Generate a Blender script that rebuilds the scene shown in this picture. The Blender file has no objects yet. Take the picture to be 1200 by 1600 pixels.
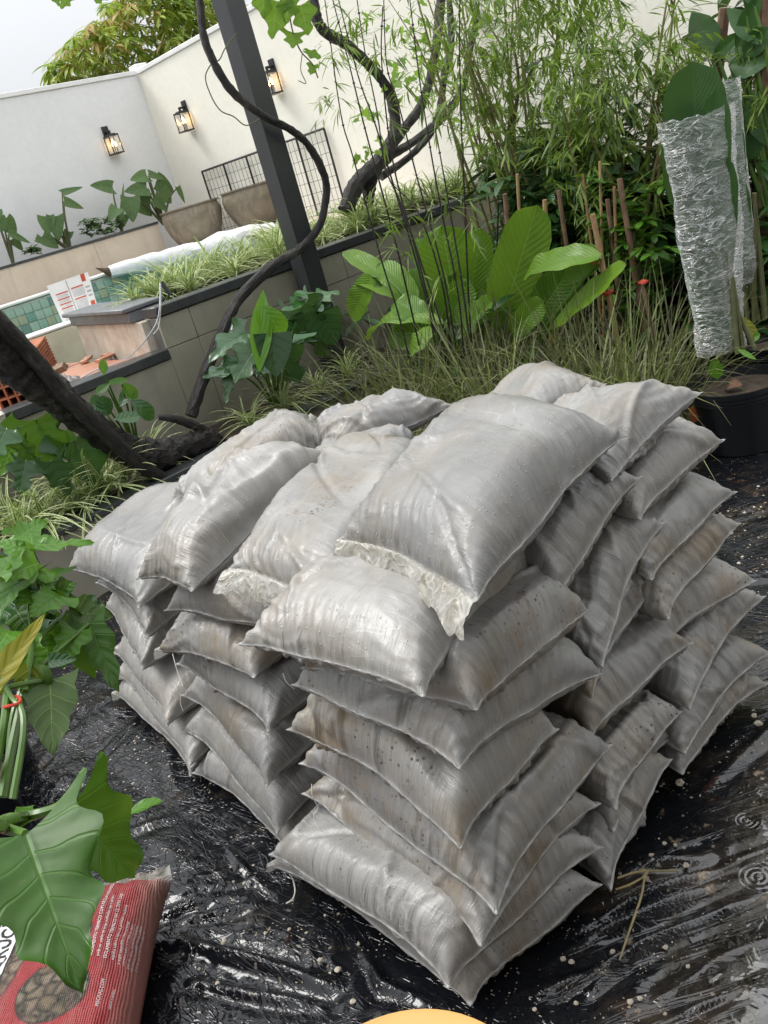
import bpy, math, random
import numpy as np
from mathutils import Vector, Matrix
R = math.radians
random.seed(7)
rng = np.random.RandomState(7)
sc = bpy.context.scene
col = sc.collection

# ------------------------------------------------------------------ camera, sky, sun, exposure
EYE = 1.5
FOC, ROLL, PITCH, YAW = 1417.0, R(16.4), R(20.5), R(38.4)
_rz = Matrix.Rotation(-YAW, 3, 'Z')
_fw = _rz @ Vector((0, math.cos(PITCH), -math.sin(PITCH)))
_up0 = _rz @ Vector((0, math.sin(PITCH), math.cos(PITCH)))
_rt0 = _rz @ Vector((1, 0, 0))
_rt = _rt0 * math.cos(ROLL) - _up0 * math.sin(ROLL)
_up = _rt0 * math.sin(ROLL) + _up0 * math.cos(ROLL)
cd = bpy.data.cameras.new('camera')
cam = bpy.data.objects.new('camera', cd)
col.objects.link(cam)
M3 = Matrix((_rt, _up, -_fw)).transposed()
cam.matrix_world = Matrix.Translation((0, 0, EYE)) @ M3.to_4x4()
cd.sensor_fit = 'VERTICAL'
cd.sensor_height = 36.0
cd.lens = 36.0 * FOC / 1600.0
cd.clip_start = 0.05
cd.clip_end = 500
sc.camera = cam

SUN_EL, SUN_AZ = R(58), R(-30)
w = bpy.data.worlds.new('World')
sc.world = w
w.use_nodes = True
nt = w.node_tree
bg = nt.nodes['Background']
sky = nt.nodes.new('ShaderNodeTexSky')
sky.sky_type = 'NISHITA'
sky.sun_disc = False
sky.sun_elevation = SUN_EL
sky.sun_rotation = SUN_AZ
sky.dust_density = 4.0
hs = nt.nodes.new('ShaderNodeHueSaturation')
hs.inputs['Saturation'].default_value = 0.12
hs.inputs['Value'].default_value = 1.0
nt.links.new(sky.outputs[0], hs.inputs['Color'])
mx = nt.nodes.new('ShaderNodeMix')
mx.data_type = 'RGBA'
mx.inputs['Factor'].default_value = 0.8
nt.links.new(hs.outputs[0], mx.inputs['A'])
mx.inputs['B'].default_value = (8.6, 8.8, 9.15, 1)          # the even cloud deck
tcw = nt.nodes.new('ShaderNodeTexCoord')
sxw = nt.nodes.new('ShaderNodeSeparateXYZ')
nt.links.new(tcw.outputs['Generated'], sxw.inputs[0])
mrw = nt.nodes.new('ShaderNodeMapRange')
for i_, v_ in enumerate((0.0, 1.0, 0.39, 1.27)): mrw.inputs[i_ + 1].default_value = v_
nt.links.new(sxw.outputs['Z'], mrw.inputs[0])
vmw = nt.nodes.new('ShaderNodeVectorMath'); vmw.operation = 'SCALE'
nt.links.new(mx.outputs['Result'], vmw.inputs[0])
nt.links.new(mrw.outputs[0], vmw.inputs['Scale'])
nt.links.new(vmw.outputs[0], bg.inputs['Color'])
bg.inputs['Strength'].default_value = 0.10

sd = bpy.data.lights.new('sun', 'SUN')
sun = bpy.data.objects.new('sun', sd)
col.objects.link(sun)
sd.energy = 1.2
sd.angle = R(25)
sd.color = (1.0, 0.97, 0.93)
sdir = Vector((-0.40, 0.70, 1.30)).normalized()              # light comes from behind the pile, high up
sun.rotation_euler = sdir.to_track_quat('Z', 'Y').to_euler()

sc.view_settings.view_transform = 'Standard'
sc.view_settings.look = 'None'
sc.view_settings.gamma = 1
sc.view_settings.exposure = 1.08
sc.view_settings.use_curve_mapping = False

# ------------------------------------------------------------------ measuring helpers: a sight line met with a real plane of the place
def _ray(px, py):
    a, b = px - 600.0, py - 800.0
    return _fw * FOC + _rt * a - _up * b
_O = Vector((0, 0, EYE))
def onX(px, py, x): d = _ray(px, py); return _O + d * (x / d.x)
def onY(px, py, y): d = _ray(px, py); return _O + d * (y / d.y)
def onZ(px, py, z=0.0): d = _ray(px, py); return _O + d * ((z - EYE) / d.z)
def onD(px, py, r): return _O + _ray(px, py).normalized() * r

# ------------------------------------------------------------------ object helpers
def tag(o, label=None, cat=None, group=None, kind=None):
    if label: o['label'] = label
    if cat: o['category'] = cat
    if group: o['group'] = group
    if kind: o['kind'] = kind
    return o

def thing(name, label, cat, loc=(0, 0, 0), group=None):
    o = bpy.data.objects.new(name, None)
    o.empty_display_size = 0.1
    col.objects.link(o)
    o.location = loc
    tag(o, label, cat, group, 'thing')
    return o

class MB:
    def __init__(s):
        s.v, s.f, s.uv, s.t = [], [], [], []
    def add(s, V, F, UV=None, T=0.5):
        n = len(s.v)
        s.v += [tuple(p) for p in V]
        s.f += [tuple(i + n for i in f) for f in F]
        s.uv += list(UV) if UV is not None else [(0.0, 0.0)] * len(V)
        s.t += list(T) if hasattr(T, '__len__') else [T] * len(V)
        return s
    def build(s, name, mat, parent=None, smooth=True, origin=None, soft=False):
        me = bpy.data.meshes.new(name)
        org = Vector(origin) if origin is not None else (parent.location.copy() if parent is not None and parent.parent is None else Vector((0, 0, 0)))
        V = np.array(s.v, dtype=float).reshape(-1, 3)
        if parent is not None and parent.parent is not None:
            org = parent.parent.location
        V = V - np.array(org)
        me.from_pydata(V.tolist(), [], s.f)
        me.polygons.foreach_set('use_smooth', [smooth] * len(me.polygons))
        if smooth and len(s.v) < 2500 and not soft: me.set_sharp_from_angle(angle=R(38))
        at = me.attributes.new('tint', 'FLOAT', 'POINT')
        at.data.foreach_set('value', np.array(s.t, dtype=np.float32))
        ul = me.uv_layers.new(name='UVMap')
        li = np.zeros(len(me.loops), dtype=np.int32)
        me.loops.foreach_get('vertex_index', li)
        ul.data.foreach_set('uv', np.array(s.uv, dtype=np.float32)[li].ravel())
        me.materials.append(mat)
        o = bpy.data.objects.new(name, me)
        col.objects.link(o)
        if parent is not None:
            o.parent = parent
        elif origin is not None:
            o.location = org
        return o

BOXF = [(0, 3, 2, 1), (4, 5, 6, 7), (0, 1, 5, 4), (1, 2, 6, 5), (2, 3, 7, 6), (3, 0, 4, 7)]
def box(mb, lo, hi, T=0.5, bev=0.0, rot=None, ctr=None):
    """a box with bevelled edges (chamfered by 'bev')"""
    lo, hi = Vector(lo), Vector(hi)
    c = (lo + hi) / 2; h = (hi - lo) / 2
    if bev <= 0:
        V = [Vector((x, y, z)) for z in (-1, 1) for x, y in ((-1, -1), (1, -1), (1, 1), (-1, 1))]
        V = [Vector((p.x * h.x, p.y * h.y, p.z * h.z)) for p in V]
        F = BOXF
    else:
        b = min(bev, h.x * .49, h.y * .49, h.z * .49)
        V, F, ix = [], [], {}
        for sx in (-1, 1):
            for sy in (-1, 1):
                for sz in (-1, 1):
                    for ax in range(3):
                        p = [sx * (h.x - b), sy * (h.y - b), sz * (h.z - b)]
                        p[ax] = (sx, sy, sz)[ax] * h[ax]
                        ix[(sx, sy, sz, ax)] = len(V); V.append(Vector(p))
        for ax in range(3):
            a1, a2 = (ax + 1) % 3, (ax + 2) % 3
            for s in (-1, 1):
                q = []
                for s1, s2 in ((-1, -1), (1, -1), (1, 1), (-1, 1)):
                    k = [0, 0, 0]; k[ax] = s; k[a1] = s1; k[a2] = s2
                    q.append(ix[(k[0], k[1], k[2], ax)])
                F.append(tuple(q) if s > 0 else tuple(q[::-1]))
        for ax in range(3):
            a1, a2 = (ax + 1) % 3, (ax + 2) % 3
            for s1 in (-1, 1):
                for s2 in (-1, 1):
                    def I(s, a):
                        k = [0, 0, 0]; k[ax] = s; k[a1] = s1; k[a2] = s2
                        return ix[(k[0], k[1], k[2], a)]
                    q = (I(-1, a1), I(1, a1), I(1, a2), I(-1, a2))
                    F.append(q if s1 * s2 < 0 else q[::-1])
        for sx in (-1, 1):
            for sy in (-1, 1):
                for sz in (-1, 1):
                    q = (ix[(sx, sy, sz, 0)], ix[(sx, sy, sz, 1)], ix[(sx, sy, sz, 2)])
                    F.append(q if sx * sy * sz > 0 else q[::-1])
    if rot is not None:
        V = [rot @ p for p in V]
    V = [p + c for p in V]
    mb.add(V, F, [(p.x, p.y) for p in V], T)
    return mb

def frame_of(d, hint=Vector((0, 0, 1))):
    d = d.normalized()
    s = d.cross(hint)
    if s.length < 1e-4: s = d.cross(Vector((1, 0, 0)))
    s.normalize()
    return d, s, s.cross(d).normalized()

def tube(mb, pts, rad, n=8, T=0.5, cap=True, wob=0.0, seed=0):
    pts = [Vector(p) for p in pts]
    m = len(pts)
    if not hasattr(rad, '__len__'): rad = [rad] * m
    V, F, UV = [], [], []
    rr = random.Random(seed)
    ln = 0
    pn = None
    for i, p in enumerate(pts):
        d = pts[min(i + 1, m - 1)] - pts[max(i - 1, 0)]
        d, s, u = frame_of(d, pn if pn is not None else Vector((0.13, 0.21, 1)))
        pn = u
        if i: ln += (p - pts[i - 1]).length
        for k in range(n):
            a = 2 * math.pi * k / n
            r = rad[i] * (1 + (rr.uniform(-wob, wob) if wob else 0))
            V.append(p + (s * math.cos(a) + u * math.sin(a)) * r); UV.append((k / n, ln))
    for i in range(m - 1):
        for k in range(n):
            a, b = i * n + k, i * n + (k + 1) % n
            F.append((a, b, b + n, a + n))
    if cap:
        F.append(tuple(range(n))[::-1]); F.append(tuple(range((m - 1) * n, m * n)))
    mb.add(V, F, UV, T)
    return mb

def smooth_path(pts, k=6):
    """Catmull-Rom through the points"""
    P = [Vector(p) for p in pts]
    P = [P[0] * 2 - P[1]] + P + [P[-1] * 2 - P[-2]]
    out = []
    for i in range(1, len(P) - 2):
        for j in range(k):
            t = j / k
            a, b, c, d = P[i - 1], P[i], P[i + 1], P[i + 2]
            out.append(0.5 * ((2 * b) + (c - a) * t + (2 * a - 5 * b + 4 * c - d) * t * t + (3 * b - a - 3 * c + d) * t ** 3))
    out.append(P[-2])
    return out
def lerps(vals, n):
    return list(np.interp(np.linspace(0, 1, n), np.linspace(0, 1, len(vals)), vals))

def lathe(mb, prof, ctr, n=32, T=0.5, axis=Vector((0, 0, 1))):
    ctr = Vector(ctr)
    _, s, u = frame_of(axis, Vector((1, 0, 0.01)))
    V, F, UV = [], [], []
    for i, (r, z) in enumerate(prof):
        for k in range(n):
            a = 2 * math.pi * k / n
            V.append(ctr + axis * z + (s * math.cos(a) + u * math.sin(a)) * r); UV.append((k / n, z))
    for i in range(len(prof) - 1):
        for k in range(n):
            a, b = i * n + k, i * n + (k + 1) % n
            F.append((a, b, b + n, a + n))
    mb.add(V, F, UV, T)
    return mb

PROF = {
    'lance': [(0, .10), (.12, .55), (.3, .95), (.45, 1), (.65, .8), (.85, .38), (1, .0)],
    'oval': [(0, .12), (.1, .55), (.3, .93), (.5, 1), (.7, .92), (.88, .55), (1, .0)],
    'paddle': [(0, .25), (.08, .7), (.25, .95), (.5, 1), (.75, .93), (.9, .68), (.97, .35), (1, .0)],
    'heart': [(0, .95), (.08, 1.0), (.22, .98), (.4, .84), (.6, .62), (.8, .36), (.93, .14), (1, .0)],
    'blade': [(0, .7), (.2, 1), (.5, .9), (.8, .5), (1, .0)],
}
def leaf(mb, base, tip, up, width, prof='oval', nt=10, ns=3, arch=0.0, fold=0.12, ruf=0.0, lobes=0, lobe_d=0.0, back=0.0, T=0.5, seed=0, twist=0.0, slit=0.0):
    """one leaf blade as a curved sheet: arch = bend over its length, fold = V across the midrib, ruf = wavy margin,
    lobes = cut outline, back = basal lobes that reach behind the stalk, slit = deep cuts between the lobes"""
    base, tip = Vector(base), Vector(tip)
    ax = tip - base
    L = ax.length
    d, s, u = frame_of(ax, Vector(up))
    rr = random.Random(seed)
    ph1, ph2 = rr.uniform(0, 6.28), rr.uniform(0, 6.28)
    P = PROF[prof]
    pt, pw = [p[0] for p in P], [p[1] for p in P]
    V, F, UV, TT = [], [], [], []
    m = 2 * ns + 1
    for i in range(nt + 1):
        t = i / nt
        wd = float(np.interp(t, pt, pw)) * width * .5
        c = base + ax * t + u * (arch * L * 4 * t * (1 - t))
        tw = twist * t
        s2 = s * math.cos(tw) + u * math.sin(tw)
        u2 = u * math.cos(tw) - s * math.sin(tw)
        for j in range(-ns, ns + 1):
            q = j / ns
            a = abs(q)
            ww = wd
            ph = ph1 if q > 0 else ph2
            if lobes:
                k = math.sin(math.pi * (t * lobes + .15 * a) * 2 + ph)
                ww *= 1 - lobe_d * a * a * (0.5 - 0.5 * k)
                if slit:
                    ww *= 1 - slit * max(0, -k - .2) * a
            sh = -back * L * a ** 1.6 * (1 - t) ** 1.5 + 0.06 * L * a * t * (1 - t) * 4
            off = fold * ww * a + ruf * width * math.sin(t * 11 + ph + q) * a * a + ruf * .6 * width * math.sin(t * 23 + 2 * ph) * a ** 3
            V.append(c + s2 * (q * ww) + d * sh + u2 * off)
            UV.append((q * .5 + .5, t)); TT.append(T)
    for i in range(nt):
        for j in range(m - 1):
            a = i * m + j
            F.append((a, a + 1, a + m + 1, a + m))
    mb.add(V, F, UV, TT)
    return mb

def toward_cam(p, upw=0.6):
    return ((_O - Vector(p)).normalized() * (1 - upw) + Vector((0, 0, 1)) * upw)

# smooth value noise for geometry
def vnoise(shape_xy, scale, seed, octaves=3, ridged=False):
    X, Y = shape_xy
    out = np.zeros_like(X); amp = 1.0; tot = 0
    r = np.random.RandomState(seed)
    for o in range(octaves):
        T = r.rand(97, 89)
        x, y = X * scale, Y * scale
        xi, yi = np.floor(x).astype(int), np.floor(y).astype(int)
        fx, fy = x - xi, y - yi
        fx, fy = fx * fx * (3 - 2 * fx), fy * fy * (3 - 2 * fy)
        g = lambda a, b: T[a % 97, b % 89]
        v = (g(xi, yi) * (1 - fx) + g(xi + 1, yi) * fx) * (1 - fy) + (g(xi, yi + 1) * (1 - fx) + g(xi + 1, yi + 1) * fx) * fy
        if ridged: v = 1 - np.abs(2 * v - 1)
        out += v * amp; tot += amp
        amp *= .5; scale *= 2.03
    return out / tot

# ------------------------------------------------------------------ materials
class NT:
    """thin wrapper that wires nodes"""
    def __init__(s, name):
        s.m = bpy.data.materials.new(name); s.m.use_nodes = True
        s.t = s.m.node_tree; s.b = s.t.nodes['Principled BSDF']; s.out = s.t.nodes['Material Output']
    def n(s, typ, props=None, **ins):
        nd = s.t.nodes.new('ShaderNode' + typ)
        for k, v in (props or {}).items(): setattr(nd, k, v)
        for k, v in ins.items(): s.set(nd, k.replace('_', ' ') if k not in nd.inputs else k, v)
        return nd
    def set(s, nd, key, v):
        if isinstance(v, tuple) and len(v) == 2 and hasattr(v[0], 'bl_idname'): s.t.links.new(v[0].outputs[v[1]], nd.inputs[key])
        elif hasattr(v, 'bl_idname'): s.t.links.new(v.outputs[0], nd.inputs[key])
        else:
            sk = nd.inputs[key]
            if hasattr(sk.default_value, '__len__') and not hasattr(v, '__len__'): v = (v, v, v)
            if sk.type == 'RGBA' and len(v) == 3: v = (*v, 1)
            sk.default_value = v
    def P(s, **k):
        for a, v in k.items(): s.set(s.b, a.replace('_', ' '), v)
        return s
    def math(s, op, a, b=0.0, c=None, clamp=False):
        nd = s.t.nodes.new('ShaderNodeMath'); nd.operation = op; nd.use_clamp = clamp
        s.set(nd, 0, a); s.set(nd, 1, b)
        if c is not None: s.set(nd, 2, c)
        return nd
    def mix(s, f, a, b, typ='MIX'):
        nd = s.t.nodes.new('ShaderNodeMix'); nd.data_type = 'RGBA'; nd.blend_type = typ
        s.set(nd, 'Factor', f)
        for k, v in (('A', a), ('B', b)):
            sk = [i for i in nd.inputs if i.name == k and i.type == 'RGBA'][0]
            if hasattr(v, 'bl_idname'): s.t.links.new(v.outputs['Result'] if v.bl_idname == 'ShaderNodeMix' else v.outputs[0], sk)
            else: sk.default_value = (*v, 1) if len(v) == 3 else v
        nd.res = None if False else None
        return nd
    def ramp(s, fac, stops):
        nd = s.t.nodes.new('ShaderNodeValToRGB'); s.set(nd, 'Fac', fac)
        e = nd.color_ramp.elements
        while len(e) < len(stops): e.new(0.5)
        for i, (p, c) in enumerate(stops):
            e[i].position = p; e[i].color = (*c, 1) if hasattr(c, '__len__') else (c, c, c, 1)
        return nd
    def coord(s, which='Object'): return (s.n('TexCoord'), which)
    def mapped(s, src, scale=(1, 1, 1), loc=(0, 0, 0), rot=(0, 0, 0)):
        nd = s.n('Mapping'); s.set(nd, 'Vector', src); s.set(nd, 'Scale', scale); s.set(nd, 'Location', loc); s.set(nd, 'Rotation', rot)
        return nd
    def noise(s, vec, scale, detail=4.0, rough=0.55, dist=0.0):
        nd = s.n('TexNoise'); s.set(nd, 'Vector', vec); s.set(nd, 'Scale', scale); s.set(nd, 'Detail', detail); s.set(nd, 'Roughness', rough); s.set(nd, 'Distortion', dist)
        return nd
    def vor(s, vec, scale, feat='F1', rnd=1.0):
        nd = s.n('TexVoronoi', dict(feature=feat)); s.set(nd, 'Vector', vec); s.set(nd, 'Scale', scale); s.set(nd, 'Randomness', rnd)
        return nd
    def attr(s, name): return s.n('Attribute', dict(attribute_name=name))
    def bump(s, h, strength=0.3, dist=0.01, nrm=None):
        nd = s.n('Bump'); s.set(nd, 'Height', h); s.set(nd, 'Strength', strength); s.set(nd, 'Distance', dist)
        if nrm is not None: s.set(nd, 'Normal', nrm)
        return nd

def MR(m, f, a, b): return m.mix(f, a, b)
_old_set = NT.set
def _set(s, nd, key, v):
    if hasattr(v, 'bl_idname') and v.bl_idname == 'ShaderNodeMix':
        s.t.links.new([o for o in v.outputs if o.type == 'RGBA'][0], nd.inputs[key])
    else: _old_set(s, nd, key, v)
NT.set = _set
_old_mix = NT.mix
def _mix(s, f, a, b, typ='MIX'):
    nd = s.t.nodes.new('ShaderNodeMix'); nd.data_type = 'RGBA'; nd.blend_type = typ
    s.set(nd, 'Factor', f)
    for k, v in (('A', a), ('B', b)):
        sk = [i for i in nd.inputs if i.name == k and i.type == 'RGBA'][0]
        if hasattr(v, 'bl_idname'):
            out = [o for o in v.outputs if o.type == 'RGBA'][0] if v.bl_idname == 'ShaderNodeMix' else v.outputs[0]
            s.t.links.new(out, sk)
        else: sk.default_value = (*v, 1) if len(v) == 3 else v
    return nd
NT.mix = _mix

def mat_plain(name, c, rough=0.6, var=0.15, scale=8, bump=0.0, bscale=60, coat=0.0, c2=None, spec=0.5, metal=0.0):
    m = NT(name); co = m.coord('Object')
    n = m.noise(co, scale, 5)
    c2 = c2 or tuple(x * (1 - var * 2) for x in c)
    f = m.ramp(n, [(.35, 0.0), (.7, 1.0)])
    m.P(Base_Color=m.mix(f, c, c2), Roughness=rough, Coat_Weight=coat, Specular_IOR_Level=spec, Metallic=metal)
    m.set(m.b, 'Coat Roughness', .1)
    if bump:
        m.P(Normal=m.bump(m.noise(co, bscale, 4), bump, .004))
    return m.m

def mat_leaf(name, dark, light, rough=0.35, trans=0.25, veins=10.0, vein_c=None, coat=0.0, stripe=None, vb=.35):
    m = NT(name)
    uv = m.coord('UV'); sp = m.n('SeparateXYZ'); m.set(sp, 0, uv)
    co = m.coord('Object')
    t = m.attr('tint')
    n = m.noise(co, 14, 3)
    f = m.math('ADD', (t, 'Fac'), m.math('MULTIPLY', m.math('SUBTRACT', n, .5), .5), clamp=True)
    c = m.mix(f, dark, light)
    s = m.math('ABSOLUTE', m.math('MULTIPLY', m.math('SUBTRACT', (sp, 'X'), .5), 2.0))
    bumph = None
    if stripe is not None:
        e = m.ramp(s, [(.42, 0.0), (.62, 1.0)])
        c = m.mix(e, c, stripe)
    if veins:
        mid = m.ramp(s, [(.0, 1.0), (.045, 0.0)])
        k = m.math('SINE', m.math('ADD', m.math('MULTIPLY', m.math('SUBTRACT', (sp, 'Y'), m.math('MULTIPLY', s, .22)), veins * 6.283), m.math('MULTIPLY', m.noise(co, 9, 3), 5.0)))
        lat = m.ramp(k, [(.90, 0.0), (1.0, 1.0)])
        v = m.math('MAXIMUM', mid, m.math('MULTIPLY', lat, .55))
        vc = vein_c or tuple(min(1, x * 1.9 + .02) for x in light)
        c = m.mix(m.math('MULTIPLY', v, .75), c, vc)
        bumph = m.math('SUBTRACT', m.math('MULTIPLY', k, .35), v)
    bl = m.math('MULTIPLY', m.ramp(m.noise(co, 26, 5, .7, .6), [(.62, 0.0), (.70, 1.0)]), .6)
    ed = m.math('MULTIPLY', m.ramp(m.math('ADD', s, m.math('MULTIPLY', m.noise(co, 18, 3), .35)), [(1.10, 0.0), (1.22, 1.0)]), .5)
    c = m.mix(m.math('MAXIMUM', bl, ed), c, m.mix((t, 'Fac'), (.11, .075, .025), (.24, .22, .05)))
    m.P(Base_Color=c, Roughness=m.math('ADD', rough, m.math('MULTIPLY', n, .12)), Coat_Weight=coat, Specular_IOR_Level=.4)
    m.set(m.b, 'Coat Roughness', .08)
    if bumph is not None:
        m.P(Normal=m.bump(bumph, vb, .006))
    if trans:
        tr = m.n('BsdfTranslucent'); m.set(tr, 'Color', m.mix(.35, c, (.35, .55, .06)))
        ms = m.n('MixShader'); m.set(ms, 0, trans); m.set(ms, 1, m.b); m.set(ms, 2, tr)
        m.t.links.new(ms.outputs[0], m.out.inputs[0])
    return m.m

# ------------------------------------------------------------------ ground: wet black polythene over the yard, one sheet that runs on to the horizon
FOLDA = -math.atan2(*[(onZ(1090, 1397) - onZ(857, 1483))[i] for i in (1, 0)])
def ground_material():
    m = NT('wet_black_polythene')
    co = m.coord('Object')
    big = m.noise(co, 1.3, 6, .62, .4)
    mid = m.noise(co, 6.5, 6, .65, .6)
    fine = m.noise(co, 95, 3)
    sepo = m.n('SeparateXYZ'); m.set(sepo, 0, co)
    # more soil has been washed on to the right hand side of the pile (x large, y small)
    side = m.ramp(m.math('SUBTRACT', m.math('MULTIPLY', (sepo, 'X'), .55), m.math('MULTIPLY', (sepo, 'Y'), .35)), [(.0, .0), (.35, 1.0)])
    side = m.math('MULTIPLY', side, m.ramp((sepo, 'Y'), [(.85, 1.0), (1.0, .35)]))
    rfold = m.mapped(m.mapped(co, rot=(0, 0, FOLDA)), (2.2, 30, 1))
    rl = m.math('ABSOLUTE', m.math('SUBTRACT', m.noise(rfold, 1, 3, .5, .9), .5))
    rl = m.math('MULTIPLY', m.ramp(rl, [(.0, 1.0), (.05, 0.0)]), m.math('ADD', .12, m.math('MULTIPLY', side, .9)))
    dm = m.math('ADD', m.math('MULTIPLY', mid, .62), m.math('MULTIPLY', big, .38))
    dm = m.math('ADD', dm, m.math('MULTIPLY', side, .13))
    mud = m.ramp(dm, [(.535, 0.0), (.68, 1.0)])
    rust = m.ramp(m.noise(co, 3.1, 6, .7, .8), [(.60, 0.0), (.70, 1.0)])
    c = m.mix(m.math('MULTIPLY', mud, .62), (.0055, .0062, .0082), (.062, .046, .029))
    c = m.mix(m.math('MULTIPLY', rust, m.math('SUBTRACT', .6, m.math('MULTIPLY', side, .45))), c, (.115, .045, .014))
    # grains of sand and chips of stone
    v1 = m.vor(co, 150); v2 = m.vor(co, 62)
    g1 = m.math('MULTIPLY', m.ramp((v1, 'Distance'), [(.22, 1.0), (.34, 0.0)]), m.math('GREATER_THAN', (m.n('SeparateXYZ', None, Vector=(v1, 'Color')), 'X'), .76))
    g1 = m.math('MULTIPLY', g1, m.ramp(m.noise(co, 9, 5, .7), [(.52, 0.0), (.62, 1.0)]))
    g2 = m.math('MULTIPLY', m.ramp((v2, 'Distance'), [(.18, 1.0), (.28, 0.0)]), m.math('GREATER_THAN', (m.n('SeparateXYZ', None, Vector=(v2, 'Color')), 'Y'), .86))
    g2 = m.math('MULTIPLY', g2, m.ramp(big, [(.40, 0.0), (.55, 1.0)]))
    sand = m.math('MAXIMUM', g1, g2)
    cake = m.ramp(m.math('ADD', m.noise(co, 17, 8, .72, .3), m.math('MULTIPLY', side, .03)), [(.62, 0.0), (.69, 1.0)])
    cake = m.math('MULTIPLY', cake, m.ramp(side, [(.2, .1), (.8, .9)]))
    c = m.mix(cake, c, (.36, .275, .18))
    c = m.mix(sand, c, (.46, .40, .31))
    rg = m.math('ADD', m.math('MULTIPLY', mud, .16), .10)
    rg = m.math('ADD', rg, m.math('MULTIPLY', m.math('MAXIMUM', sand, cake), .35))
    h = m.math('ADD', m.math('MULTIPLY', m.noise(co, 24, 3, .5, .8), .5), m.math('MULTIPLY', m.math('MAXIMUM', sand, m.math('MULTIPLY', cake, .6)), .35))
    h = m.math('ADD', h, m.math('MULTIPLY', fine, .06))
    # crumples: sharp creases of thin film
    for rz_, sc2, am_ in ((.5, 11, .42), (-.7, 19, .25)):
        cr = m.math('ABSOLUTE', m.math('SUBTRACT', m.noise(m.mapped(co, (1, .35, 1), rot=(0, 0, rz_)), sc2, 3, .55, 1.4), .5))
        h = m.math('ADD', h, m.math('MULTIPLY', m.ramp(cr, [(.0, 1.0), (.028, 0.0)]), am_))
    h = m.math('ADD', h, m.math('MULTIPLY', rl, .9))
    m.P(Base_Color=c, Roughness=rg, Specular_IOR_Level=m.math('ADD', .45, m.math('MULTIPLY', side, .5)), Normal=m.bump(h, m.math('SUBTRACT', .38, m.math('MULTIPLY', side, .20)), .007))
    return m.m

def seg_dist(X, Y, pts):
    best = np.full(X.shape, 9.0)
    for (x0, y0), (x1, y1) in zip(pts[:-1], pts[1:]):
        dx, dy = x1 - x0, y1 - y0
        L2 = dx * dx + dy * dy + 1e-9
        t = np.clip(((X - x0) * dx + (Y - y0) * dy) / L2, 0, 1)
        best = np.minimum(best, np.hypot(X - x0 - t * dx, Y - y0 - t * dy))
    return best

FOLDS = [  # long pleats of the sheet, (x, y) points
    [(900, 1437), (1000, 1403), (1067, 1380), (1133, 1357), (1230, 1315)], [(857, 1483), (987, 1440), (1090, 1397), (1150, 1370)],
    [(790, 1545), (917, 1527), (967, 1503), (1020, 1477), (1100, 1443), (1220, 1388)], [(883, 1563), (930, 1545), (970, 1505)],
    [(1047, 1557), (1100, 1525), (1150, 1493), (1220, 1460)], [(1010, 1610), (1070, 1583), (1133, 1560), (1220, 1520)],
    [(1080, 1610), (1150, 1575), (1230, 1540)], 
    [(1100, 1230), (1140, 1195), (1173, 1167), (1220, 1120)], [(780, 1570), (860, 1560)], [(800, 1590), (900, 1575)],
    [(840, 1470), (900, 1450), (980, 1415)], [(930, 1360), (1000, 1350), (1100, 1340)], [(1120, 830), (1160, 800), (1220, 780)], [(1110, 915), (1220, 905)],
    [(1090, 840), (1210, 790)], [(285, 1437), (340, 1430), (410, 1405)], [(130, 1200), (190, 1140), (240, 1090)], [(120, 1225), (200, 1150), (255, 1105)],
    [(330, 1380), (400, 1370), (450, 1358)], [(280, 1475), (360, 1500), (430, 1520), (520, 1545)], [(300, 1535), (400, 1565), (500, 1575)], [(230, 1440), (330, 1400), (400, 1330)],
    [(200, 1300), (300, 1260), (330, 1240)], [(340, 1300), (400, 1370), (430, 1395)], [(240, 1120), (262, 1180), (275, 1230)], [(225, 1100), (285, 1165)], [(560, 1470), (600, 1545), (690, 1570)],
]
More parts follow.
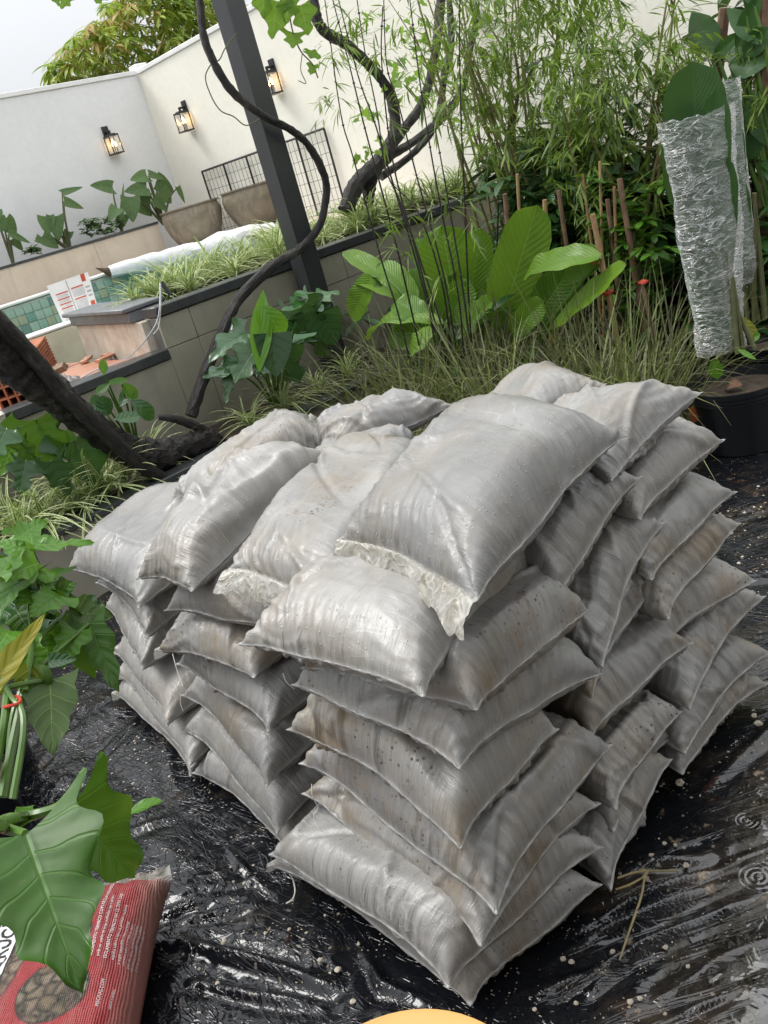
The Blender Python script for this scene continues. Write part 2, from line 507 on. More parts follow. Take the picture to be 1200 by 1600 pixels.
def build_ground():
    def fold_xy(f): return [tuple(onZ(a, b, 0)[:2]) for a, b in f]
    fx = [fold_xy(f) for f in FOLDS]
    x = np.concatenate([np.linspace(-60, -1.3, 8)[:-1], np.arange(-1.3, -.5, .013), np.arange(-.5, .4, .0095), np.arange(.4, 1.9, .0062), np.arange(1.9, 2.4, .0095), np.arange(2.4, 4.4, .024), np.linspace(4.4, 60, 12)])
    y = np.concatenate([np.linspace(-60, -.6, 8)[:-1], np.arange(-.6, .2, .013), np.arange(.2, 1.25, .0062), np.arange(1.25, 2.9, .0095), np.arange(2.9, 4.3, .02), np.linspace(4.3, 60, 12)])
    X, Y = np.meshgrid(x, y, indexing='ij')
    near = np.clip((X + 1.3) / .3, 0, 1) * np.clip((4.4 - X) / .5, 0, 1) * np.clip((Y + .6) / .3, 0, 1) * np.clip((4.3 - Y) / .3, 0, 1)
    z = .016 * (vnoise((X, Y), 2.2, 3, 3) - .5)
    rs = np.clip((Y - X * .55 - .55) / .5 + .5, .15, 1)
    z += .010 * rs * (vnoise((X * .8 + Y * .6, (Y * .8 - X * .6) * 2.6), 6, 11, 3, True) - .6)
    z += .0055 * rs * (vnoise((X * .75 - Y * .66, Y * .75 + X * .66), 21, 5, 2, True) - .6)
    wx = X + .022 * (vnoise((X, Y), 5, 8, 2) - .5); wy = Y + .022 * (vnoise((X, Y), 5, 9, 2) - .5)
    fm = np.clip(vnoise((X, Y), 5, 61, 2) * 2.2 - .25, .35, 1.2)
    for i, p in enumerate(fx):
        ds = seg_dist(wx, wy, p)
        s = .0085 + .005 * ((i * 37) % 5) / 5
        de = np.minimum(np.hypot(wx - p[0][0], wy - p[0][1]), np.hypot(wx - p[-1][0], wy - p[-1][1]))
        z += np.clip(de / .12, 0, 1) * fm * (.020 + .008 * ((i * 13) % 4) / 4) * np.exp(-(ds / s) ** 2) - .006 * np.exp(-((ds - 2.6 * s) / (1.5 * s)) ** 2)
    # flat under the pile of bags
    pile = np.clip((X - .62) / .1, 0, 1) * np.clip((2.0 - X) / .1, 0, 1) * np.clip((Y - .95) / .1, 0, 1) * np.clip((2.95 - Y) / .1, 0, 1)
    z = z * near * (1 - .85 * pile) - .012 * pile
    n, m = X.shape
    V = np.stack([X, Y, z], -1).reshape(-1, 3)
    idx = np.arange(n * m).reshape(n, m)
    q = np.stack([idx[:-1, :-1], idx[1:, :-1], idx[1:, 1:], idx[:-1, 1:]], -1).reshape(-1, 4)
    me = bpy.data.meshes.new('ground')
    me.vertices.add(len(V)); me.vertices.foreach_set('co', V.ravel())
    me.loops.add(q.size); me.loops.foreach_set('vertex_index', q.ravel().astype(np.int32))
    me.polygons.add(len(q)); me.polygons.foreach_set('loop_start', np.arange(0, q.size, 4, dtype=np.int32))
    me.polygons.foreach_set('use_smooth', np.ones(len(q), dtype=bool))
    me.update()
    me.materials.append(ground_material())
    o = bpy.data.objects.new('ground', me); col.objects.link(o)
    tag(o, 'wet wrinkled black plastic sheet laid over the yard', kind='structure')
build_ground()

def water_material():
    m = NT('rain_water')
    co = m.coord('Object')
    h = m.math('MULTIPLY', m.noise(co, 11, 3, .5, .8), 1.6)
    for (cx, cy, fr, ex) in RINGS:
        sub = m.n('VectorMath', dict(operation='DISTANCE')); m.set(sub, 0, co); m.set(sub, 1, (cx, cy, PUD_Z))
        d = (sub, 'Value')
        s = m.math('MULTIPLY', m.math('SINE', m.math('MULTIPLY', d, fr)), m.ramp(d, [(.0, 1.0), (ex, 0.0)]))
        h = m.math('ADD', h, m.math('MULTIPLY', s, .22))
    m.P(Base_Color=(.93, .92, .88), Roughness=.02, IOR=1.33, Transmission_Weight=1.0, Normal=m.bump(h, .5, .006))
    tr = m.n('BsdfTransparent'); m.set(tr, 'Color', (.9, .89, .85))
    gl = m.n('BsdfGlossy'); m.set(gl, 'Roughness', .02); m.t.links.new([n for n in m.t.nodes if n.bl_idname == 'ShaderNodeBump'][-1].outputs[0], gl.inputs['Normal'])
    fr = m.n('Fresnel'); m.set(fr, 'IOR', 1.38); m.t.links.new([n for n in m.t.nodes if n.bl_idname == 'ShaderNodeBump'][-1].outputs[0], fr.inputs['Normal'])
    ms = m.n('MixShader'); m.set(ms, 0, m.math('ADD', m.math('MULTIPLY', fr, 2.2), .10, clamp=True)); m.set(ms, 1, tr); m.set(ms, 2, gl)
    df = m.n('BsdfDiffuse'); m.set(df, 'Color', (.30, .27, .22)); m3 = m.n('MixShader'); m.set(m3, 0, .02); m.t.links.new(ms.outputs[0], m3.inputs[1]); m.set(m3, 2, df)
    m4 = m.n('MixShader'); tr2 = m.n('BsdfTransparent')
    m.set(m4, 0, m.ramp(m.math('ADD', (m.attr('tint'), 'Fac'), m.math('MULTIPLY', m.noise(co, 19, 4, .6), .8)), [(.50, 0.0), (.62, 1.0)])); m.t.links.new(tr2.outputs[0], m4.inputs[1]); m.t.links.new(m3.outputs[0], m4.inputs[2])
    m.t.links.new(m4.outputs[0], m.out.inputs[0])
    return m.m
PUD_Z = .003
RINGS = [(*onZ(1165, 1283, 0)[:2], 620, .04), (*onZ(1185, 1372, 0)[:2], 520, .06)]
def puddle(cx, cy, rx, ry, rot, seed):
    mb = MB(); N = 40
    rr = np.random.RandomState(seed)
    ph = rr.uniform(0, 6.28, 5); am = rr.uniform(.04, .16, 5)
    ring = []
    for k in range(N):
        a = 2 * math.pi * k / N
        r = 1 + sum(am[i] * math.sin((i + 2) * a + ph[i]) for i in range(5))
        x, y = r * rx * math.cos(a), r * ry * math.sin(a)
        ring.append((cx + x * math.cos(rot) - y * math.sin(rot), cy + x * math.sin(rot) + y * math.cos(rot), PUD_Z))
    mb.add([(cx, cy, PUD_Z)] + ring, [(0, 1 + k, 1 + (k + 1) % N) for k in range(N)], None, [1.0] + [0.0] * N)
    o = mb.build('puddle', WATER)
    tag(o, 'thin rain puddle between the folds of the black sheet', kind='structure')
WATER = water_material()
for (px, py, rx, ry, rot, sd_) in [(1165, 1270, .14, .05, .35, 1), (1180, 1380, .22, .05, .45, 2), (1130, 1440, .17, .035, .45, 3), (1150, 1510, .16, .045, .5, 4), (1060, 1480, .13, .03, .45, 6),
                                   (1180, 1575, .16, .04, .5, 5), (960, 1560, .10, .03, .3, 7)][:6]:
    p = onZ(px, py, 0); puddle(p.x, p.y, rx, ry, rot - R(0), sd_)

# ------------------------------------------------------------------ the sand bags
def sim_bag(seed, W=.50, L=.70, nu=48, nv=66, h=.062, top=1.0, iters=230, press=.0006, reps=4):
    """two film sheets sewn along the rim and filled: the film does not stretch, so the rim draws in and the corners stand out"""
    g = np.random.RandomState(seed)
    X, Y = np.meshgrid(np.linspace(0, W, nu + 1), np.linspace(0, L, nv + 1), indexing='ij')
    p = np.zeros((2, nu + 1, nv + 1, 3)); p[..., 0] = X; p[..., 1] = Y
    b = np.sin(np.pi * X / W) * np.sin(np.pi * Y / L)
    p[0, ..., 2] = .02 * b; p[1, ..., 2] = -.02 * b
    lump = np.ones_like(X)
    for k in range(9):
        cx, cy, s = g.uniform(0, W), g.uniform(0, L), g.uniform(.05, .16)
        lump += g.uniform(-.26, .22) * np.exp(-((X - cx) ** 2 + (Y - cy) ** 2) / (2 * s * s))
    ht = h * lump * top; hb = h * np.clip(lump[::-1], .85, 1.1)
    dx, dy = W / nu, L / nv; dd = math.hypot(dx, dy)
    def con(A, B, r, st):
        d = B - A; l = np.sqrt((d * d).sum(-1, keepdims=True)) + 1e-9
        e = (l - r) / l; e = np.where(e > 0, e, e * .5)
        c = d * (e * .5 * st); A += c; B -= c
    for it in range(iters):
        gx = np.zeros_like(p); gy = np.zeros_like(p)
        gx[:, 1:-1] = p[:, 2:] - p[:, :-2]; gy[:, :, 1:-1] = p[:, :, 2:] - p[:, :, :-2]
        n = np.cross(gx, gy); n /= np.sqrt((n * n).sum(-1, keepdims=True)) + 1e-12
        n[1] *= -1
        p[:, 1:-1, 1:-1] += n[:, 1:-1, 1:-1] * (press if it < iters * .7 else press * .5)
        for rep in range(reps):
            for o in (0, 1):
                m = o + 2 * ((nu - o + 1) // 2); con(p[:, o:m:2], p[:, o + 1:m + 1:2], dx, 1)
                m = o + 2 * ((nv - o + 1) // 2); con(p[:, :, o:m:2], p[:, :, o + 1:m + 1:2], dy, 1)
            for ox in (0, 1):
                a = ox + 2 * ((nu - ox + 1) // 2)
                for oy in (0, 1):
                    c = oy + 2 * ((nv - oy + 1) // 2)
                    con(p[:, ox:a:2, oy:c:2], p[:, ox + 1:a + 1:2, oy + 1:c + 1:2], dd, .5)
                    con(p[:, ox + 1:a + 1:2, oy:c:2], p[:, ox:a:2, oy + 1:c + 1:2], dd, .5)
            for sl in ((slice(0, 1), slice(None)), (slice(-1, None), slice(None)), (slice(None), slice(0, 1)), (slice(None), slice(-1, None))):
                q = (p[0][sl] + p[1][sl]) * .5; p[0][sl] = q; p[1][sl] = q
            p[0, ..., 2] = np.minimum(p[0, ..., 2], ht); p[1, ..., 2] = np.maximum(p[1, ..., 2], -hb)
    c = p[0][[0, -1, -1, 0], [0, 0, -1, -1]]
    x0, x1 = c[[0, 3], 0].mean(), c[[1, 2], 0].mean(); y0, y1 = c[[0, 1], 1].mean(), c[[2, 3], 1].mean()
    p[..., 0] = (p[..., 0] - x0) / (x1 - x0); p[..., 1] = (p[..., 1] - y0) / (y1 - y0); p[..., 2] /= 2 * h
    # finer sheet for the puckers
    def up(q, ax, m):
        n_ = q.shape[ax]; t = np.linspace(0, n_ - 1, m); i = np.clip(t.astype(int), 0, n_ - 2); f = t - i
        g_ = lambda k: np.take(q, np.clip(i + k, 0, n_ - 1), ax)
        f = f.reshape([-1 if a == ax else 1 for a in range(q.ndim)])
        a_, b_, c_, d_ = g_(-1), g_(0), g_(1), g_(2)
        return .5 * (2 * b_ + (c_ - a_) * f + (2 * a_ - 5 * b_ + 4 * c_ - d_) * f * f + (3 * b_ - a_ - 3 * c_ + d_) * f ** 3)
    p = up(up(p, 1, 79), 2, 109)
    X, Y = np.meshgrid(np.linspace(0, W, 79), np.linspace(0, L, 109), indexing='ij')
    return p, X / W, Y / L
SIMS = [sim_bag(3), sim_bag(8, press=.00055), sim_bag(5, h=.072, top=1.25, press=.0005)]

def bag_material(name, dirt, wet):
    m = NT(name)
    co = m.coord('Object'); uv = m.coord('UV')
    e = (m.attr('tint'), 'Fac')                                  # 1 where no sand lies under the film (rim), 0 inside
    inf = m.n('ObjectInfo')
    off = m.n('VectorMath', dict(operation='ADD')); m.set(off, 0, co); m.set(off, 1, m.n('CombineXYZ', None, X=m.math('MULTIPLY', (inf, 'Random'), 37.0), Y=m.math('MULTIPLY', (inf, 'Random'), 19.0), Z=0.0))
    ov = (off, 'Vector')
    hd, hn = (m.attr('hem_dir'), 'Fac'), (m.attr('hem_near'), 'Fac')
    st1 = m.noise(m.mapped(uv, (58, 6, 1)), 1, 4, .6, 2.2); st2 = m.noise(m.mapped(uv, (6, 58, 1)), 1, 4, .6, 2.2)
    soft_ = m.noise(ov, 11, 5, .55, 1.2)
    blend = m.noise(ov, 3.5, 2)
    st = m.mix(m.ramp(m.math('ADD', m.math('MULTIPLY', m.math('SUBTRACT', blend, .5), .9), hd), [(.3, 0.0), (.7, 1.0)]), st1, st2)
    ridge = m.math('MULTIPLY', m.ramp(m.math('ABSOLUTE', m.math('SUBTRACT', m.noise(m.mapped(uv, (9, 2.2, 1), rot=(0, 0, .5)), 1.6, 2, .4, .5), .5)), [(.0, 1.0), (.012, 0.0)]), m.ramp(blend, [(.5, 0.0), (.62, 1.0)]))
    patch = m.noise(ov, 7, 4, .6)
    base = m.mix(m.ramp(patch, [(.3, 0.0), (.75, 1.0)]), (.203, .201, .195), (.300, .297, .286))
    base = m.mix(m.math('MULTIPLY', m.math('SUBTRACT', (inf, 'Random'), .45), .5, clamp=True), base, (.29, .265, .23))
    loose = m.math('MULTIPLY', m.ramp(m.mix(.5, st, patch), [(.52, 0.0), (.68, 1.0)]), m.math('ADD', .08, m.math('MULTIPLY', hn, .28)))
    loose = m.math('MAXIMUM', loose, m.math('MULTIPLY', ridge, .35))  # ridge lines paled in the base colour, as glints on the film
    base = m.mix(m.math('MAXIMUM', loose, m.ramp(e, [(.25, 0.0), (.9, .7)])), base, (.50, .50, .485))
    tone = m.n('MapRange'); m.set(tone, 0, (inf, 'Random'))
    for k_, v_ in enumerate((0.0, 1.0, .84, 1.14)): tone.inputs[k_ + 1].default_value = v_
    base = m.mix(1.0, base, m.n('CombineColor', None, Red=tone, Green=tone, Blue=m.math('MULTIPLY', tone, .995)), 'MULTIPLY')
    damp = m.ramp(m.noise(ov, 2.6, 3, .5), [(.45, 0.0), (.62, .22)])
    base = m.mix(damp, base, (.13, .128, .125))
    # splashed soil
    sp = m.vor(ov, 85)
    dots = m.math('MULTIPLY', m.ramp((sp, 'Distance'), [(.20, 1.0), (.32, 0.0)]), m.math('GREATER_THAN', (m.n('SeparateXYZ', None, Vector=(sp, 'Color')), 'Z'), .70))
    reg = m.ramp(m.noise(ov, 3.2, 4, .7, .5), [(.62 - dirt * .13, 0.0), (.70 - dirt * .11, 1.0)])
    smear = m.math('MAXIMUM', m.ramp(m.noise(ov, 24, 7, .75, .6), [(.55, 0.0), (.68, 1.0)]), m.ramp(m.noise(ov, 9, 8, .8, .4), [(.58, 0.0), (.66, .8)]))
    fl = m.math('MULTIPLY', reg, m.math('MAXIMUM', m.math('MULTIPLY', dots, .95), m.math('MULTIPLY', smear, .75)))
    rust = m.ramp(m.noise(ov, 5.5, 4, .7), [(.5, 0.0), (.56, 1.0)])
    base = m.mix(fl, base, m.mix(rust, (.050, .036, .024), (.19, .105, .045)))
    dust = m.ramp(m.noise(ov, 4.2, 6, .65), [(.47, 0.0), (.68, .75 * (.25 + dirt))])
    base = m.mix(dust, base, (.225, .18, .125))
    # rain drops standing on the film
    dv = m.vor(ov, 120)
    drop = m.math('MULTIPLY', m.ramp((dv, 'Distance'), [(.0, 1.0), (.30, 0.0)]), m.math('GREATER_THAN', (m.n('SeparateXYZ', None, Vector=(dv, 'Color')), 'X'), .70))
    base = m.mix(m.math('MULTIPLY', drop, .30 * wet, clamp=True), base, (.55, .56, .56))
    gr = m.noise(ov, 420, 2)
    h = m.math('ADD', m.math('MULTIPLY', st, m.math('ADD', .14, m.math('MULTIPLY', hn, .75))), m.math('MULTIPLY', soft_, .22))
    h = m.math('ADD', h, m.math('MULTIPLY', ridge, .04))
    h = m.math('ADD', h, m.math('MULTIPLY', drop, .22 * wet))
    h = m.math('ADD', h, m.math('MULTIPLY', gr, .06))
    m.P(Base_Color=base, Roughness=m.math('ADD', m.math('MULTIPLY', fl, .3), m.math('ADD', .33, m.math('MULTIPLY', patch, .20))), Specular_IOR_Level=.5,
        Coat_Weight=.2, Normal=m.bump(h, .65, .009))
    m.set(m.b, 'Coat Roughness', .12)
    m.set(m.b, 'Coat Normal', m.bump(h, .5, .008))
    return m.m
BAGM = [bag_material('film_over_grey_sand', .60, 1.0), bag_material('film_over_grey_sand_splashed', 1.25, .4), bag_material('film_over_grey_sand_rainy', .35, 1.5)]
SEAMM = mat_plain('white_film_hem', (.38, .375, .36), .32, .12, 25, .5, 60, .3)
FL = NT('thin_cream_film'); fco = FL.coord('Object')
fcr = FL.math('ABSOLUTE', FL.math('SUBTRACT', FL.noise(fco, 22, 3, .5, 1.0), .5))
fcol = FL.mix(FL.ramp(FL.noise(fco, 24, 5, .7), [(.45, 0.0), (.72, 1.0)]), (.42, .41, .37), (.28, .24, .17))
FL.P(Base_Color=FL.mix(FL.ramp(fcr, [(.0, .7), (.05, 0.0)]), fcol, (.62, .61, .56)), Roughness=.3, Coat_Weight=.3, Normal=FL.bump(FL.ramp(fcr, [(.0, 1.0), (.2, 0.0)]), .5, .006))
ftl = FL.n('BsdfTranslucent'); FL.set(ftl, 'Color', (.5, .5, .46)); fms = FL.n('MixShader'); FL.set(fms, 0, .25); FL.set(fms, 1, FL.b); FL.set(fms, 2, ftl); FL.t.links.new(fms.outputs[0], FL.out.inputs[0])
FLAPM = FL.m
THREADM = mat_plain('white_thread', (.72, .71, .67), .8)

def tri(x): return 1 - np.abs(((x) % 1.0) * 2 - 1)
def make_bag(label, c, t, var=0, mat=0, seed=0, group='grey sand bags piled in the yard', flap=None, pull=1.0, thread=None, sag=0.0, crease=None):
    """c: four hem corners in order; the filled shape is stretched between them, then the film is puckered along the hems"""
    p, U, Vv = SIMS[var]
    g = np.random.RandomState(seed * 17 + 5)
    c = [np.array(q, float) for q in c]
    lu = (np.linalg.norm(c[1] - c[0]) + np.linalg.norm(c[2] - c[3])) / 2
    lv = (np.linalg.norm(c[3] - c[0]) + np.linalg.norm(c[2] - c[1])) / 2
    p = p.copy()
    if g.rand() < .5: p = p[:, ::-1].copy(); p[..., 0] = 1 - p[..., 0]
    if g.rand() < .5: p = p[:, :, ::-1].copy(); p[..., 1] = 1 - p[..., 1]
    u, v = p[..., 0], p[..., 1]
    cu_, cv_ = np.clip(u, 0, 1), np.clip(v, 0, 1)
    ev = np.minimum(cv_, 1 - cv_) * lv; eu = np.minimum(cu_, 1 - cu_) * lu
    l_, r_, o_, w_ = u[0, 0][None, None, :], u[0, -1][None, None, :], v[0, :, 0][None, :, None], v[0, :, -1][None, :, None]
    u = u + .8 * ((u - l_) / (r_ - l_) - u); v = v + .8 * ((v - o_) / (w_ - o_) - v)
    u = u + (.5 - u) * 2 * .016 / lu * (1 - np.exp(-ev / .045)); v = v + (.5 - v) * 2 * .016 / lv * (1 - np.exp(-eu / .045))
    for ax_, q_ in ((0, cv_), (1, cu_)):                          # hems never run dead straight
        wv_ = .010 * np.sin(q_ * g.uniform(2.5, 5) + g.uniform(0, 6)) * np.sin(np.pi * q_)
        if ax_ == 0: u = u + wv_ / lu
        else: v = v + wv_ / lv
    z_ = p[..., 2]
    tip_ = 1 - .45 * np.exp(-np.hypot(ev, eu) / .07)
    z_ = np.where(z_ > 0, z_ * 1.42, z_ * .50) * tip_
    Q = lambda a, b: (c[0] * ((1 - a) * (1 - b))[..., None] + c[1] * (a * (1 - b))[..., None] + c[2] * (a * b)[..., None] + c[3] * ((1 - a) * b)[..., None])
    n = np.cross(c[1] - c[0] + c[2] - c[3], c[3] - c[0] + c[2] - c[1]); n /= np.linalg.norm(n)
    if n[2] < 0: n = -n
    n = n * .8 + np.array([0, 0, .25]); n /= np.linalg.norm(n)
    pos = Q(u, v) + n * (z_ * t)[..., None]
    # sag between the hems, large uneven slump
    sl = (vnoise((pos[..., 0], pos[..., 1]), 6.5, seed + 3, 2) - .5) * .018 - sag * np.sin(np.pi * np.clip(u, 0, 1)) * np.sin(np.pi * np.clip(v, 0, 1))
    pos[..., 2] += sl
    # surface normals of the shape
    gx = np.gradient(pos, axis=1); gy = np.gradient(pos, axis=2)
    nn = np.cross(gx, gy); nn /= np.linalg.norm(nn, axis=-1, keepdims=True) + 1e-9
    nn[1] *= -1
    if (nn[0] @ n).mean() < 0: nn = -nn
    # puckers that run in from the hems
    a, b = np.broadcast_to(U, u.shape) * lu, np.broadcast_to(Vv, v.shape) * lv
    side = np.array([0.0, 7.3])[:, None, None]
    disp = np.zeros_like(a)
    for (along, dist, L) in ((a, b, lu), (a, lv - b, lu), (b, a, lv), (b, lu - a, lv)):
        k = g.randint(1000)
        wv = along + .012 * np.sin(dist * 40 + k) + .02 * (vnoise((along + side, dist), 9, k % 90, 2) - .5)
        am = np.clip(vnoise((along + side, dist * .4), 7, (k * 7) % 91, 2) * 2.6 - .75, 0, 1.5)
        rid = tri(wv * g.uniform(20, 28) + k) ** 1.6 * .55 + tri(wv * g.uniform(40, 52) + k * .37) ** 1.4 * .45
        reach = g.uniform(.06, .11)
        disp += .0125 * pull * am * (rid - .4) * np.exp(-dist / reach) * (1 - np.exp(-dist / .012))
    # tension creases that cross the bag
    for k in range(g.randint(6, 12)):
        x0, y0, an = g.uniform(0, lu), g.uniform(0, lv), g.uniform(0, math.pi)
        ln, wd = g.uniform(.08, .22), g.uniform(.006, .012)
        du = (a - x0) * math.cos(an) + (b - y0) * math.sin(an); dv = -(a - x0) * math.sin(an) + (b - y0) * math.cos(an) + .25 * du * du * g.uniform(-4, 4)
        sgn = 1 if g.rand() < .65 else -1
        msk = 1.0 if k % 2 == 0 else 0.0
        f = sgn * .009 * np.exp(-(dv / wd) ** 2) * np.exp(-(du / ln) ** 2)
        f[1] *= msk; disp += f
    disp += .0028 * (vnoise((a + side, b * .35), 26, seed % 80, 2, True) - .62) + .0028 * (vnoise((a * .35 + side, b), 26, (seed + 9) % 80, 2, True) - .62)
    if crease is not None:                                         # a deep fold where the bag is pinched
        ax_, at_, dp_ = crease
        q = (a / lu if ax_ == 'u' else b / lv) - at_
        disp -= dp_ * np.exp(-(q / .035) ** 2)
    rimd = np.minimum(np.minimum(U, 1 - U) * lu, np.minimum(Vv, 1 - Vv) * lv)
    disp *= np.clip(rimd / .015, 0, 1)
    pos += nn * disp[..., None]
    cent = sum(c) / 4
    _, A, B, _ = pos.shape
    N = A * B
    idx = np.arange(N).reshape(A, B)
    rim = np.zeros((A, B), bool); rim[[0, -1]] = True; rim[:, [0, -1]] = True
    low = idx + N
    low[rim] = idx[rim]
    q1 = np.stack([idx[:-1, :-1], idx[1:, :-1], idx[1:, 1:], idx[:-1, 1:]], -1).reshape(-1, 4)
    q2 = np.stack([low[:-1, :-1], low[:-1, 1:], low[1:, 1:], low[1:, :-1]], -1).reshape(-1, 4)
    F = np.concatenate([q1, q2])
    V = np.concatenate([pos[0].reshape(-1, 3), pos[1].reshape(-1, 3)])
    fn = np.cross(V[q1[len(q1) // 2, 1]] - V[q1[len(q1) // 2, 0]], V[q1[len(q1) // 2, 2]] - V[q1[len(q1) // 2, 0]])
    if fn @ n < 0: F = F[:, ::-1]
    used = np.zeros(2 * N, bool); used[F.ravel()] = True
    rem = np.cumsum(used) - 1
    edge = np.exp(-rimd / .006)
    T = np.concatenate([edge.ravel(), edge.ravel()])[used]
    UV = np.stack([np.concatenate([a[0].ravel(), a[0].ravel() + 3]), np.concatenate([b[0].ravel(), b[0].ravel()])], -1)[used]
    root = thing('sand_bag', label, 'sand bag', tuple(cent), group)
    mb = MB(); mb.add(V[used], rem[F].tolist(), UV.tolist(), T.tolist())
    so = mb.build('sack', BAGM[mat], root)
    du_ = np.minimum(U, 1 - U) * lu + 0 * Vv; dv_ = np.minimum(Vv, 1 - Vv) * lv + 0 * U
    hb_ = np.clip((dv_ - du_) / .10 + .5, 0, 1); ce_ = np.exp(-rimd / .085)
    for nm_, ar in (('hem_dir', hb_), ('hem_near', ce_)):
        q_ = so.data.attributes.new(nm_, 'FLOAT', 'POINT'); q_.data.foreach_set('value', np.concatenate([ar.ravel(), ar.ravel()])[used].astype(np.float32))
    # hem: a narrow welded fin round the rim with its line of stitches
    R_ = [pos[0][i, 0] for i in range(A)] + [pos[0][-1, j] for j in range(1, B)] + [pos[0][i, -1] for i in range(A - 2, -1, -1)] + [pos[0][0, j] for j in range(B - 2, 0, -1)]
    R_ = np.array(R_)
    tg = np.roll(R_, -1, 0) - np.roll(R_, 1, 0); tg /= np.linalg.norm(tg, axis=1, keepdims=True) + 1e-9
    out = np.cross(tg, n); out /= np.linalg.norm(out, axis=1, keepdims=True) + 1e-9
    if ((R_ - cent) * out).sum() < 0: out = -out
    K = len(R_)
    wob = np.sin(np.arange(K) * 1.1 + seed) * .0012
    fw = .0030 + .0010 * np.sin(np.arange(K) * .37 + seed)
    Vh = np.concatenate([R_ - out * .003 + n * .0012, R_ + out * fw[:, None] + n * wob[:, None], R_ - out * .003 - n * .0012])
    Fh = []
    for k in range(K):
        k2 = (k + 1) % K
        Fh += [(k, k2, K + k2, K + k), (K + k, K + k2, 2 * K + k2, 2 * K + k)]
    MB().add(Vh, Fh, None, .8).build('hem', SEAMM, root, soft=True)
    if flap is not None:
        # the open end: a loose strip of film beyond the stitching
        which, wid = flap
        E = {'v0': pos[0][:, 0], 'v1': pos[0][:, -1], 'u0': pos[0][0, :], 'u1': pos[0][-1, :]}[which]
        E2 = np.array([E[0] + (E[-1] - E[0]) * s_ for s_ in np.linspace(0, 1, len(E))])
        tg = E[-1] - E[0]; tg /= np.linalg.norm(tg)
        ou = np.cross(tg, n); ou /= np.linalg.norm(ou)
        if (E.mean(0) - cent) @ ou < 0: ou = -ou
        K = len(E); rows = 6
        Vf, Ff = [], []
        s_ = np.linspace(0, 1, K)
        wv = .8 + .30 * np.sin(s_ * 6 + seed) + .12 * np.sin(s_ * 17 + seed * 2) + .5 * np.exp(-((s_ - .12) / .1) ** 2)
        for r in range(rows + 1):
            q = r / rows
            cr = (vnoise((s_ * 1.6 + .4 * q, s_ * 0 + q * .6), 9, 30 + seed, 2, True) - .5) * .034 * q + .003 * math.sin(q * 9)
            P_ = E + ou[None] * (wid * q * wv)[:, None] + n[None] * (cr + .006 * math.sin(q * 3.1) - .050 * q ** 1.5)[:, None]
            Vf += P_.tolist()
        for r in range(rows):
            for k in range(K - 1):
                a_ = r * K + k; Ff.append((a_, a_ + 1, a_ + K + 1, a_ + K))
        MB().add(Vf, Ff, None, .5).build('end_flap', FLAPM, root, soft=True)
    if thread is not None:
        pts = smooth_path([Vector(q) for q in thread], 6)
        tube(MB(), pts, .0011, 5).build('loose_thread', THREADM, root)
    return root

Zc = lambda px, py, z: np.array(onZ(px, py, z))
def rowbag(c0, c1, dv, dz2=0.0, dz3=0.0):
    """hem corners from the two that show on a face and the depth vector into the pile"""
    dv = np.array(dv, float)
    return [c0, c1, c1 + dv + np.array([0, 0, dz2]), c0 + dv + np.array([0, 0, dz3])]
LAYER = ['bottom', 'second', 'third', 'fourth', 'fifth', 'sixth', 'seventh', 'eighth']
def L_(i, where, extra=''):
    return ('%s bag up in the %s' % (LAYER[i], where) if i else 'bottom bag of the %s' % where) + extra

# front corner column: hems meet at the corner nearest the viewer
A_ = lambda *k: np.array(k, float)
FC = 'front corner stack'
make_bag('grey sand bag on the black sheet at the nearest corner, mud along its foot', [A_(.705, 1.06, .025), A_(1.05, .985, .055), A_(1.13, 1.62, .06), A_(.70, 1.69, .065)], .125, 0, 1, 1, flap=('v1', .02), crease=('v', .82, .03))
make_bag('grey sand bag directly above the bottom one at the nearest corner, blunt pale tip', [A_(.665, 1.05, .12), A_(1.085, .99, .13), A_(1.14, 1.6, .15), A_(.675, 1.60, .165)], .13, 1, 0, 2)
make_bag('sand bag third from the ground at the nearest corner, with a rusty smear', [Zc(752, 1480, .185), Zc(937, 1253, .205), A_(1.16, 1.55, .21), Zc(472, 1240, .26)], .105, 0, 1, 3, crease=('v', .80, .02))
make_bag('speckled sand bag fourth from the ground at the nearest corner, long right tip', [Zc(777, 1430, .275), Zc(957, 1163, .31), A_(1.2, 1.52, .35), Zc(469, 1195, .385)], .135, 1, 1, 4,
         thread=[Zc(487, 1225, .36), Zc(488, 1243, .34), Zc(497, 1262, .31), Zc(490, 1275, .29), Zc(497, 1293, .27), Zc(505, 1300, .26)])
make_bag('sand bag dotted with black specks, fifth from the ground at the nearest corner', [Zc(722, 1330, .40), Zc(872, 1140, .45), A_(1.22, 1.5, .48), Zc(448, 1138, .52)], .15, 0, 1, 5)
make_bag('sand bag sixth from the ground at the nearest corner, with a creased whitish point', [Zc(718, 1202, .575), Zc(942, 1052, .49), A_(1.25, 1.45, .56), Zc(455, 1068, .64)], .13, 1, 0, 6,
         thread=[Zc(442, 1052, .66), Zc(448, 1066, .64), Zc(460, 1076, .62)])
make_bag('dark brownish sand bag tucked beneath the plump tan one above the nearest corner', [Zc(745, 1112, .655), Zc(922, 955, .625), A_(1.30, 1.35, .66), Zc(470, 1045, .67)], .14, 0, 1, 7)
make_bag('plump tan-dusted sand bag overhanging the nearest corner, under the big bluish top bag', [Zc(662, 1088, .735), Zc(838, 870, .73), A_(1.22, 1.42, .74), Zc(372, 1008, .735)], .115, 2, 0, 8)

